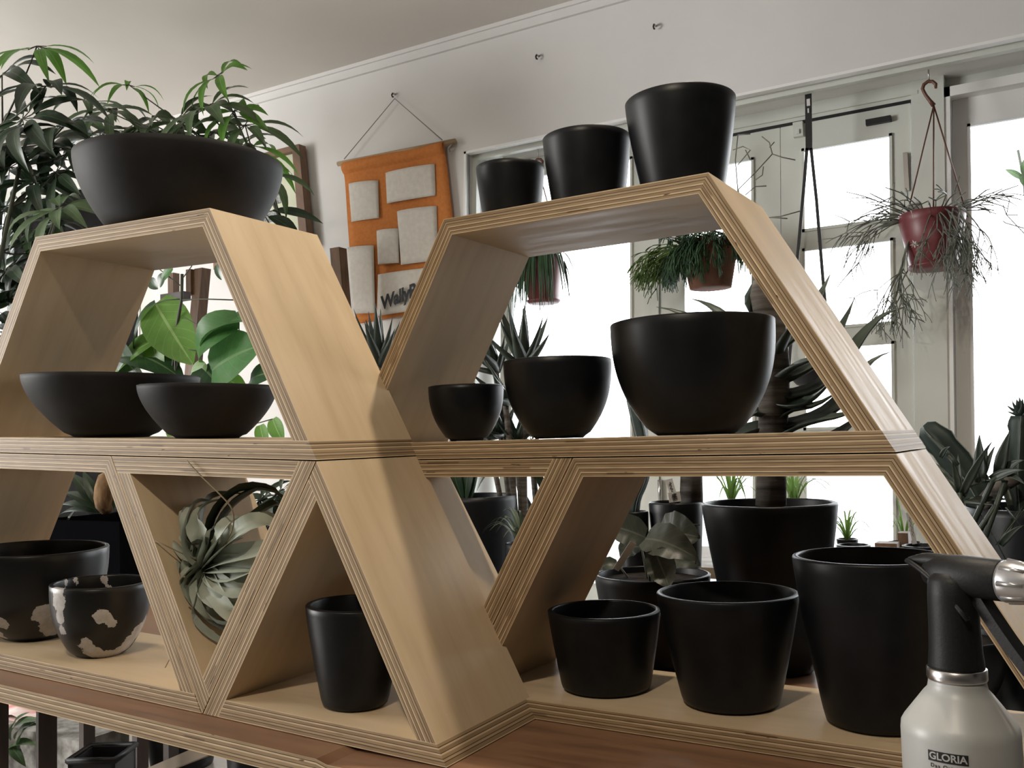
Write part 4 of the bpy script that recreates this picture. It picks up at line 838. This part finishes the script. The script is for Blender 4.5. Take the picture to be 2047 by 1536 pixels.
def smallpot(px0, px1, py, Y, label, m='pot', base=WZ):
    a, b = at(px0, py, Y), at(px1, py, Y); R = (b - a).length / 2; pot('plant_pot', label, V(((a.x + b.x) / 2, Y, base)), R, R * .78, max(.04, a.z - base), 1.15, m, group='small pots on the window bench')
smallpot(1803, 1884, 1089, 1.98, 'small black pot with a written tag, beside the wooden blocks')
plant_tag(1829, 1088, 1815, 1025, 9, 1.97, 'narrow white tag with writing in the small pot by the blocks')
smallpot(1672, 1740, 1088, 2.0, 'low black pot near the window right of the tall aloe pot')
smallpot(1965, 1990, 1098, 1.95, 'tiny black pot below the thorny branches')
# --- right hand cacti
B = V((.66, 1.35, 0)); o = potted('leaning ribbed cactus with a grey branch, right of the display', 'column_cactus', 'plant', B, .16, .12, at(2040, 1012, 1.35).z, 'pot', k=1.15)
gr = G(); g = G(); cactus(g, cpts([(1985, 1050), (1960, 990), (1925, 935), (1880, 880), (1848, 850)], 1.35, B, 16), [.036] * 12 + [.036, .034, .031, .026, .012], 5, gr)
cactus(g, cpts([(2045, 1040), (2040, 960), (2045, 880), (2046, 832)], 1.4, B, 14), [.030] * 12 + [.03, .03, .026], 5, gr); obj('body', g, 'cactus', o); obj('ridge', gr, 'cactus_rib', o)
gb = G(); gb.tube([at(1962, 1040, 1.3) - B, at(1975, 1000, 1.3) - B, at(2000, 970, 1.3) - B, at(2030, 955, 1.32) - B], [.017, .02, .018, .016], 8); gb.tube([V((0, 0, .5)), at(1950, 1075, 1.3) - B, at(1985, 985, 1.3) - B], .016, 8); obj('branch', gb, 'bark', o)
gf = G(); rosette(gf, at(2042, 828, 1.4) - B, (-.2, 0, 1), 12, .040, .018, .005, (.2, 1.5)); obj('bud', gf, 'cactus', o)
# thorny succulent branches in front
pE = at(1895, 1436, 1.12); B2 = V((pE.x, 1.12, pE.z)); RE = 118 / ppm(pE)
g = G(); g.box((-.05, -.05, 0), (.05, .05, .02)); g.box((-.02, -.02, .02), (.02, .02, pE.z - .03)); g.box((-.05, -.05, pE.z - .03), (.05, .05, pE.z - .0008)); tag(obj('plant_pedestal', g, 'leg', None, False, (pE.x, 1.12, 0)), 'slim dark wooden pedestal under the round black pot, behind the spray bottle', 'plant stand')
o = potted('spreading succulent with pale-edged pointed leaves in a round black pot behind the spray bottle', 'pencil_euphorbia', 'plant', B2, RE, RE * .42, .17, k=2.1); g = G(); gs = G()
Eu = lambda x, y, Y=1.12: at(x, y, Y) - B2
for pts in [[(1935, 1060), (1920, 1000), (1918, 985)], [(1940, 1060), (1985, 960), (2010, 940)], [(1945, 1080), (1990, 1010), (1930, 1005)], [(1960, 1100), (2010, 960), (1962, 962)]]: gs.tube([Eu(*q) for q in pts], .006, 6)
gs.tube([V((0, 0, .14)), Eu(1940, 1060)], .008, 6)
gs.tube([V((0, 0, .14)), Eu(1960, 1100)], .008, 6)
for b, tp, w in [((1918, 985), (1903, 915), 13), ((1918, 985), (1915, 908), 14), ((1918, 985), (1868, 925), 14), ((1922, 990), (1985, 880), 15), ((1960, 965), (1958, 868), 24), ((1960, 965), (1990, 890), 12), ((1975, 955), (1845, 1005), 18), ((1930, 1005), (2020, 1000), 14), ((2005, 945), (2047, 920), 18), ((2005, 945), (2050, 970), 14), ((1995, 950), (2020, 860), 22), ((1915, 930), (1850, 868), 10), ((1925, 995), (1940, 970), 10), ((1925, 995), (1935, 985), 10), ((2000, 1090), (2047, 1010), 12), ((2000, 1090), (2047, 1050), 14), ((1880, 915), (1900, 893), 9), ((1960, 965), (1975, 890), 14), ((1980, 960), (2047, 940), 18), ((2020, 1010), (2000, 950), 16)]:
    a, c = Eu(*b), Eu(*tp, 1.12 + random.uniform(-.05, .05)); g.fleshy(bez(a, (a + c) / 2 + V((0, 0, .01)), c, 6), w / ppm(a + B2) * 1.1, w / ppm(a + B2) * .35, V((random.uniform(-.4, .4), -1, .3)))
for pts in [[(1956, 1020), (1990, 1080), (2047, 1190)], [(2010, 1015), (2047, 1060)], [(1990, 1090), (2047, 1020)]]: gs.tube([Eu(*q) for q in pts], .0016, 4)
obj('stem', gs, 'aloe', o); obj('foliage', g, 'aloe', o)
# black pot and box at the right edge
a = at(2010, 1020, 1.5)
tag(obj('plant_stand', (lambda g: (g.box((-.05, -.05, 0), (.05, .05, at(2010, 1098, 1.42).z)), g)[1])(G()), 'post', None, False, (at(2008, 1098, 1.6).x, 1.6, 0)), 'square brown wooden stand post under the thorny branches', 'plant stand')
# leaves beyond the right window
B = V((at(2040, 700, 3.6).x + .1, 3.75, 0)); o = thing('garden_shrub', 'thin leafy shrub outside the right window', 'shrub', B); g = G(); gs = G(); Q = lambda x, y: at(x, y, 3.6) - B
gs.tube([V((0, 0, 0)), Q(2070, 700), Q(2047, 360), Q(2035, 300)], .006, 5)
for b, tp, w in [((2047, 360), (2008, 338), 14), ((2045, 350), (2047, 318), 12), ((2047, 360), (2060, 330), 12), ((2047, 372), (2038, 345), 10)]: g.leaf(Q(*b), Q(*tp), (0, -1, .3), w / 440, .1, .2, 6)
for q in [[(2060, 480), (2012, 430), (2018, 400), (2003, 385)], [(2012, 430), (2005, 410)], [(2012, 430), (2035, 430)], [(2060, 460), (2010, 446), (2005, 442)]]: gs.tube([Q(*p) for p in q], .003, 4)
obj('stem', gs, 'stem', o); obj('foliage', g, 'sch_pale', o)
# --- hanging plants
def twigs(g, p, d, L, r, depth, spread=.5, droop=.35, nseg=3):
    P = [V(p)]; d = V(d).normalized()
    for i in range(nseg):
        d = (d + V((random.uniform(-.25, .25), random.uniform(-.25, .25), random.uniform(-.25, .25) - droop)) * .6).normalized(); P.append(P[-1] + d * L / nseg)
    g.tube(P, [r * (1 - .1 * i) for i in range(len(P))], 4)
    if depth:
        for k in range(random.choice((2, 2, 3))):
            dd = (d + V((random.uniform(-1, 1), random.uniform(-1, 1), random.uniform(-1, 1))) * spread).normalized(); twigs(g, P[-1], dd, L * random.uniform(.55, .85), r * .85, depth - 1, spread, droop, nseg)
def hanger(o, B, hookpt, rimpts, m, r=.0035, top=None):
    g = G(); hk = V(hookpt) - B
    c = hk + V((0, 0, -.03)); P = [c + V((math.cos(a), 0, math.sin(a))) * .025 for a in [math.radians(q) for q in (-20, 20, 60, 100, 140, 180, 215, 245)]]; P += [hk + V((.0, 0, -.085)), hk + V((.012, 0, -.105))]; P[-3] = hk + V((-.014, 0, -.06))
    g.tube(P, [.005] + [.007] * 7 + [.008, .010], 8); ho = obj('hook', g, 'rust', o)
    g = G()
    for q in rimpts: g.tube([P[-1], V(q) - B], r, 5)
    obj('hanger_cord', g, m, o)
    g = G(); tp = V(top) - B; g.tube([tp, hk + V((0, 0, -.004))], .003, 6); obj('eyelet', g, 'metal', o)
def hanging(label, name, px0, px1, ptop, pbot, Y, potm, hookpx, bottom_frac=.72, cords=(), saucer=True):
    a, b = at(px0, ptop, Y), at(px1, ptop, Y); R = (b - a).length / 2 * .98; z1 = a.z; z0 = at((px0 + px1) / 2, pbot, Y).z; B = V(((a.x + b.x) / 2, Y, z0))
    o = thing(name, label, 'hanging plant', B); h = z1 - z0; r = R * bottom_frac; g = G()
    g.lathe([(r * .6, 0), (r, .002)] + ([(r * 1.12, .012), (r * 1.13, .018), (r * 1.02, .02)] if saucer else []) + [(r + (R - r) * .95, h * .84), (R, h * .86), (R * 1.02, h * .98), (R, h), (R * .93, h), (R * .9, h * .85), (.002, h * .82)], 48); obj('pot', g, potm, o)
    if hookpx:
        hp_ = at(*hookpx, Y); rp = [B + V((math.cos(q) * R, math.sin(q) * R, h * .97)) for q in (2.6, -1.4, .1)]; hanger(o, B, hp_, rp, 'rust', .0032, V((hp_.x, hp_.y, ZL)))
    return o, B, R, h
# right: dark red pot with grey twigs
o, B, R, h = hanging('dark red hanging pot with wiry grey twigs, in front of the door post', 'mistletoe_cactus', 1795, 1932, 436, 540, 3.0, 'red', (1857, 160))
g = G()
for i in range(40):
    a = random.random() * 6.28; s0 = V((math.cos(a) * R * .7, math.sin(a) * R * .7, h * .95)); twigs(g, s0, V((math.cos(a) * .9, math.sin(a) * .9, .55)), .12 * random.uniform(.6, 1.4), .0032, 1, .6, .22)
for i in range(22): twigs(g, V((R * random.uniform(.1, .9), -R * random.uniform(.4, .9), h * .95)), V((random.uniform(-.2, .5), -.5, -.2)), .135 * random.uniform(.7, 1.2), .0032, 3, .85, .5)
for i in range(9): twigs(g, V((-R * .8, -R * .3, h * .9)), V((-1, random.uniform(-.5, .2), random.uniform(-.1, .4))), .14 * random.uniform(.6, 1.2), .0032, 2, .7, .22)
for i in range(7): twigs(g, V((-R * .6, -R * .5, h * .6)), V((-.4, random.uniform(-.6, .2), -1)), .15, .0032, 3, .9, .25)
obj('foliage', g, 'rhip_grey', o)
g = G(); p = at(1880, 491, 2.9) - B; p.y = -R * .9; q = at(1915, 491, 2.9); qa = (R * .62, -R * .62, h * .42); g.box((qa[0] - .012, qa[1] - .008, qa[2] - .01), (qa[0] + .012, qa[1] - .004, qa[2] + .01)); obj('sticker', g, 'tag', o, False)
g = G(); rosette(g, at(1828, 488, 2.87) - B, (0, -1, -.2), 8, .02, .006, .002, (.6, 1.4)); obj('flower', g, 'tag', o)
plant_tag(1838, 432, 1828, 405, 26, 2.9, 'frilled white tag in the dark red hanging pot', wob=0)
# middle: terracotta pot with dense green twigs
o, B, R, h = hanging('mossy terracotta hanging pot overgrown with dense green twigs', 'mistletoe_cactus', 1362, 1474, 492, 578, 2.98, 'terracotta', (1414, 300), saucer=False)
g = G()
for i in range(150):
    a = random.gauss(4.15, 1.0); s0 = V((math.cos(a) * R * random.uniform(.5, 1.05), math.sin(a) * R * random.uniform(.5, 1.05), h * random.uniform(.85, 1.0))); twigs(g, s0, V((math.cos(a) * .9 - .35, math.sin(a) * .7, .1)), .075 * random.uniform(.6, 1.3), .0036, 2, .55, .75)
for i in range(55):
    twigs(g, V((random.uniform(-R, R) * .9, -R * random.uniform(.2, .9), h * .97)), V((random.uniform(-.6, .6), -.5, .5)), .05, .0036, 2, .7, .4)
obj('foliage', g, 'rhip', o); g = G()
for i in range(40): twigs(g, V((-R * 1.0, -R * random.uniform(-.4, .6), h * random.uniform(.7, 1.0))), V((-1, random.uniform(-.5, .4), random.uniform(-.2, .5))), .11 * random.uniform(.6, 1.2), .0034, 2, .6, .4)
x = obj('foliage', g, 'rhip_lime', o); x['label'] = 'lime twigs spreading to the left'
plant_tag(1420, 490, 1421, 463, 16, 2.88, 'white tag stuck in the dense green hanging pot', wob=0)
# left: red pot with flat green strands, orange-brown hook
o, B, R, h = hanging('red hanging pot with flat trailing green strands behind the small top pot', 'orchid_cactus', 1048, 1122, 520, 608, 2.98, 'red', (1076, 316))
g = G()
for i in range(95):
    a = random.gauss(4.0, 1.1); s0 = V((math.cos(a) * R * .8, math.sin(a) * R * .8, h * .98)); L = random.uniform(.12, .34); d = V((math.cos(a), math.sin(a), 0)); P = bez(s0, s0 + d * .07 + V((0, 0, .07)), s0 + d * random.uniform(.06, .12) - UP * L, 7); g.fleshy(P, .016, .003, -d + V((0, 0, .2)))
for i in range(16): a = random.random() * 6.28; d = V((math.cos(a), math.sin(a), 0)); s0 = V((0, 0, h)); g.fleshy(bez(s0, s0 + d * .05 + UP * .06, s0 + d * .16 + UP * random.uniform(-.02, .05), 6), .013, .003, UP)
obj('foliage', g, 'aloe_pale' if False else 'rhip', o)
# black strap hanger in front of the right door leaf, holding a black bowl
ht = at(1616, 190, 2.98); B = V((at(1622, 700, 2.98).x, 2.98, at(1612, 772, 2.98).z)); o = thing('strap_hanger', 'black webbing strap hanging from the soffit with a black bowl', 'hanging planter', B); g = G()
def strap(pts, w):
    g = G(); P = [V(p) - B for p in pts]; sd = V((1, 0, 0)) * w / 2; vs = []
    for p in P: vs += [p - sd, p + sd, p + sd + V((0, .004, 0)), p - sd + V((0, .004, 0))]
    g.add(vs, [[i * 4 + j, i * 4 + (j + 1) % 4, (i + 1) * 4 + (j + 1) % 4, (i + 1) * 4 + j] for i in range(len(P) - 1) for j in range(4)] + [[3, 2, 1, 0], [len(vs) - 4, len(vs) - 3, len(vs) - 2, len(vs) - 1]]); return g
top = V((ht.x, 2.98, ZL)); obj('strap', strap([top, at(1616, 225, 2.98), at(1617, 300, 2.98)], .027), 'black', o, False)
st2 = obj('strap', strap([at(1613, 296, 2.98), at(1608, 360, 2.98), at(1590, 560, 2.98), at(1577, 735, 2.98)], .013), 'black', o, False); obj('strap', strap([at(1621, 296, 2.98), at(1632, 400, 2.98), at(1645, 560, 2.98), at(1662, 735, 2.98)], .013), 'black', o, False)
a, b = at(1575, 735, 2.98), at(1664, 735, 2.98); R = (b - a).length / 2; g = G(); g.lathe(potprof(R, R * .55, a.z - B.z, 2.0, .01), 40, c=((a.x + b.x) / 2 - B.x, 0, 0)); obj('bowl', g, 'black', o)
g = G(); g.box((ht.x - B.x - .008, -.003, at(1616, 212, 2.98).z - B.z), (ht.x - B.x + .006, .0, at(1616, 198, 2.98).z - B.z)); g.box((ht.x - B.x - .006, -.003, at(1616, 226, 2.98).z - B.z), (ht.x - B.x + .0, .0, at(1616, 217, 2.98).z - B.z)); obj('care_label', g, 'tag', o, False)
# twiggy pencil plant rising behind the top pots
B = V((at(1925, 1130, 2.72).x, 2.72, 0)); o = potted('thin twiggy plant rising beside the tallest top pot', 'pencil_tree', 'plant', B, .10, .08, .6); g = G(); Q = lambda x, y: at(x, y, 2.6) - B
g.tube([V((0, 0, .5)), Q(1900, 1090), Q(1830, 980), Q(1740, 870), Q(1640, 740), Q(1560, 600), Q(1500, 460), Q(1475, 380)], [.009, .009, .009, .008, .007, .006, .005, .004], 6)
for pts in [[(1475, 380), (1510, 345), (1544, 308)], [(1544, 308), (1565, 315), (1590, 320)], [(1544, 308), (1538, 285), (1523, 273)], [(1538, 295), (1548, 284)], [(1475, 330), (1500, 300), (1485, 293), (1465, 300)], [(1490, 300), (1500, 320)], [(1510, 360), (1524, 350), (1526, 333)], [(1490, 390), (1510, 373), (1532, 372)], [(1510, 440), (1540, 435), (1560, 433), (1600, 422)], [(1540, 435), (1574, 437)], [(1500, 460), (1510, 440)], [(1475, 270), (1500, 268)], [(1475, 380), (1470, 320), (1475, 270)]]: g.tube([Q(*p) for p in pts], .0024, 5)
obj('branch', g, 'rhip_grey', o)
# tall floor pot seen through the empty triangle + little tuft beside it
a, b = at(862, 990, 1.45), at(1020, 990, 1.45); o = potted('tall black pot with a green stem seen through the empty triangle', 'floor_plant', 'plant', V(((a.x + b.x) / 2, 1.45, 0)), (b - a).length / 2, (b - a).length / 2 * .62, a.z); B = o.location.copy(); g = G(); gs = G()
gs.tube([at(915, 1000, 1.45) - B, at(912, 940, 1.45) - B, at(905, 880, 1.45) - B], .011, 8)
for bb, tp, w in [((930, 1000), (955, 880), 34), ((925, 1000), (895, 880), 34), ((940, 1000), (965, 900), 24)]: g.leaf(at(*bb, 1.45) - B, at(*tp, 1.4) - B, (0, -1, .2), w / ppm(a), .06, .2, 8)
obj('stem', gs, 'bark', o); obj('foliage', g, 'sch_dark', o)
tuft('small spiky succulent beside the tall floor pot', 1045, 1085, 1.3, 34, 115, .011, 0, m='aloe_pale', base_z=0, R=.05, name='spiky_succulent', arch=-.2)
# bare grey stems in the gap of the empty triangle
B = V((at(1080, 1100, 1.9).x, 1.9, 0)); o = potted('plant with bare pale stems seen above the small spiky succulent', 'bare_stemmed_plant', 'plant', B, .1, .08, .5); g = G(); Q = lambda x, y: at(x, y, 1.9) - B
for pts in [[(1030, 940), (1040, 980), (1060, 1015), (1075, 1060)], [(1065, 930), (1070, 990), (1075, 1060)], [(1010, 880), (1030, 940)], [(1060, 880), (1065, 930)]]: g.tube([Q(*p) for p in pts], .011, 7)
g.tube([Q(1075, 1060), V((0, 0, .45))], .012, 7); obj('stem', g, 'bark', o)
g = G(); whorl(g, Q(1010, 885), 9, .16, .03); whorl(g, Q(1060, 880), 9, .16, .03); obj('foliage', g, 'sch_dark', o)
# square planter behind the patched bowls: dark leaves and a brown husk
a, b = at(138, 1034, .85), at(285, 1034, .85); R = (b - a).length * .56; zs_ = at(210, 1275, .95).z; B = V(((a.x + b.x) / 2, .95, zs_))
ps = thing('plant_stand', 'brown slatted plant stand behind the table, carrying the black square planter', 'plant stand', V((B.x, .95, 0)))
l1, l2 = at(150, 1300, .95).x - B.x, at(372, 1300, .95).x - B.x
g = G(); g.box((l1 - .04, -.17, zs_ - .03), (l2 + .03, .17, zs_ - .0006)); obj('stand_top', g, 'leg', ps, False)
for px0, px1, Y in ((158, 167, .84), (264, 274, .84), (326, 337, 1.04)):
    x0_, x1_ = at(px0, 1490, Y).x - B.x, at(px1, 1490, Y).x - B.x; g = G(); g.box((x0_, Y - .95, 0), (x1_, Y - .95 + .04, zs_ - .03)); obj('leg', g, 'leg', ps, False)
o = potted('black square planter with dark strap leaves and a brown husk behind the patched bowls', 'palm_planter', 'plant', B, R, R * .86, a.z - zs_, 'blackmatte', square=True)
g = G(); g.lathe([(.012, 0), (.030, .02), (.036, .05), (.033, .085), (.022, .12), (.004, .13)], 24, c=tuple(at(212, 1028, .86) - B)); g.lathe([(.01, 0), (.022, .02), (.022, .05), (.014, .07), (.003, .078)], 20, c=tuple(at(187, 1018, .88) - B)); obj('husk', g, 'brownfibre', o)
g = G(); Q = lambda x, y, Y=.86: at(x, y, Y) - B
for bb, tp, w in [((200, 1020), (140, 945), 30), ((200, 1022), (128, 985), 28), ((198, 1024), (120, 1010), 26), ((200, 1026), (118, 1030), 24), ((150, 1020), (120, 1120), 22), ((205, 1020), (165, 940), 26)]: g.leaf(Q(*bb), Q(*tp, .84), (0, -.6, 1), w / 660, .1, .25, 8)
for bb, tp, w in [((250, 1020), (300, 930), 30), ((260, 1020), (340, 960), 30), ((230, 1020), (250, 930), 24)]: g.leaf(Q(*bb), Q(*tp, .9), (0, -.6, 1), w / 660, .1, .25, 8)
obj('foliage', g, 'sch_dark', o)
# dark plant behind the air plant
B = V((at(530, 1100, .95).x, .95, 0)); o = potted('dark bushy plant glimpsed behind the air plant', 'dark_leaf_plant', 'plant', B, .12, .09, .5); g = G(); gs = G(); gs.tube([V((0, 0, .45)), at(530, 1040, .95) - B], .008, 6)
for x, y in ((520, 1000), (555, 985), (500, 1040), (570, 1030), (530, 1060), (480, 990)): c = at(x, y, .95) - B; whorl(g, c, 9, .09, .024); gs.tube([at(530, 1060, .95) - B, c], .003, 4)
obj('stem', gs, 'stem', o); obj('foliage', g, 'sch_dark', o)
# ------------------------------------------------------------------ under and behind the table, lower left
a = at(40, 1490, 1.0)
B = V((-2.12, 1.12, 0)); o = thing('concrete_planter', 'rough grey concrete trough planter with grey-green leaves, below the table', 'planter', B)
zt_ = at(150, 1482, 1.05).z; g = G(); xl, xr_ = at(10, 1490, 1.05).x - B.x, at(158, 1490, 1.05).x - B.x
g.box((xl, -.07, 0), (xr_, .13, zt_), 0); obj('trough', g, 'concrete', o, False, bevel=.008)
g = G(); Q = lambda x, y: at(x, y, 1.0) - B
for bb, tp, w in [((40, 1500), (74, 1442), 26), ((30, 1478), (80, 1450), 22), ((18, 1478), (85, 1440), 28), ((20, 1500), (80, 1492), 22), ((20, 1490), (52, 1534), 22), ((22, 1480), (60, 1424), 22)]: g.leaf(Q(*bb), Q(*tp), (0, -.6, 1), w / 560, .15, .25, 8)
obj('foliage', g, 'sch_pale', o)
p = at(48, 1412, 2.2); c = at(46, 1414, 2.0)
pc = at(45, 1416, 1.0); v_ = (pc - CAM); fp = CAM + v_ * (-(CAM.z - .012) / v_.z)
g = G(); vs = []; 
for j in range(7):
    for i in range(9): vs.append((-.22 + i * .055, -.12 + j * .04, .012 * math.sin(i * 1.3 + j) + .014))
k_ = len(vs); vs += [(x_, y_, 0) for x_, y_, z_ in vs]
fs = [[j * 9 + i, j * 9 + i + 1, (j + 1) * 9 + i + 1, (j + 1) * 9 + i] for j in range(6) for i in range(8)]; fs += [[q + k_ for q in f[::-1]] for f in fs]
g.add(vs, fs); tag(obj('floor_cloth', g, 'pinkcloth', None, True, (fp.x, fp.y, .001)), 'red and white cloth lying on the floor at the far left', 'cloth')
B = V((at(205, 1560, .62).x, .62, 0)); zt_ = at(205, 1521, .58).z
o = thing('plastic_tray', 'black plastic crate with grey-edged rim under the table', 'crate', B); g = G(); r_ = .062
for lo, hi in (((-r_, -r_, 0), (r_, -r_ + .012, zt_)), ((-r_, r_ - .012, 0), (r_, r_, zt_)), ((-r_, -r_, 0), (-r_ + .012, r_, zt_)), ((r_ - .012, -r_, 0), (r_, r_, zt_)), ((-r_, -r_, 0), (r_, r_, .01))): g.box(lo, hi)
obj('body', g, 'black', o, False); o.rotation_euler = (0, 0, .5)
g = G(); g.tube([(-r_, -r_, zt_), (r_, -r_, zt_), (r_, r_, zt_), (-r_, r_, zt_), (-r_, -r_, zt_)], .009, 6); obj('rim', g, 'blackplastic', o)
# teal panel glimpsed through the dark umbrella tree, outside the far left window
p = at(72, 365, 3.4); g = G(); g.box((-.05, 0, 0), (.07, .03, p.z + .12)); tag(obj('garden_post', g, 'teal', None, False, (p.x, 3.4, 0)), 'teal green post outside the far left window', 'post')
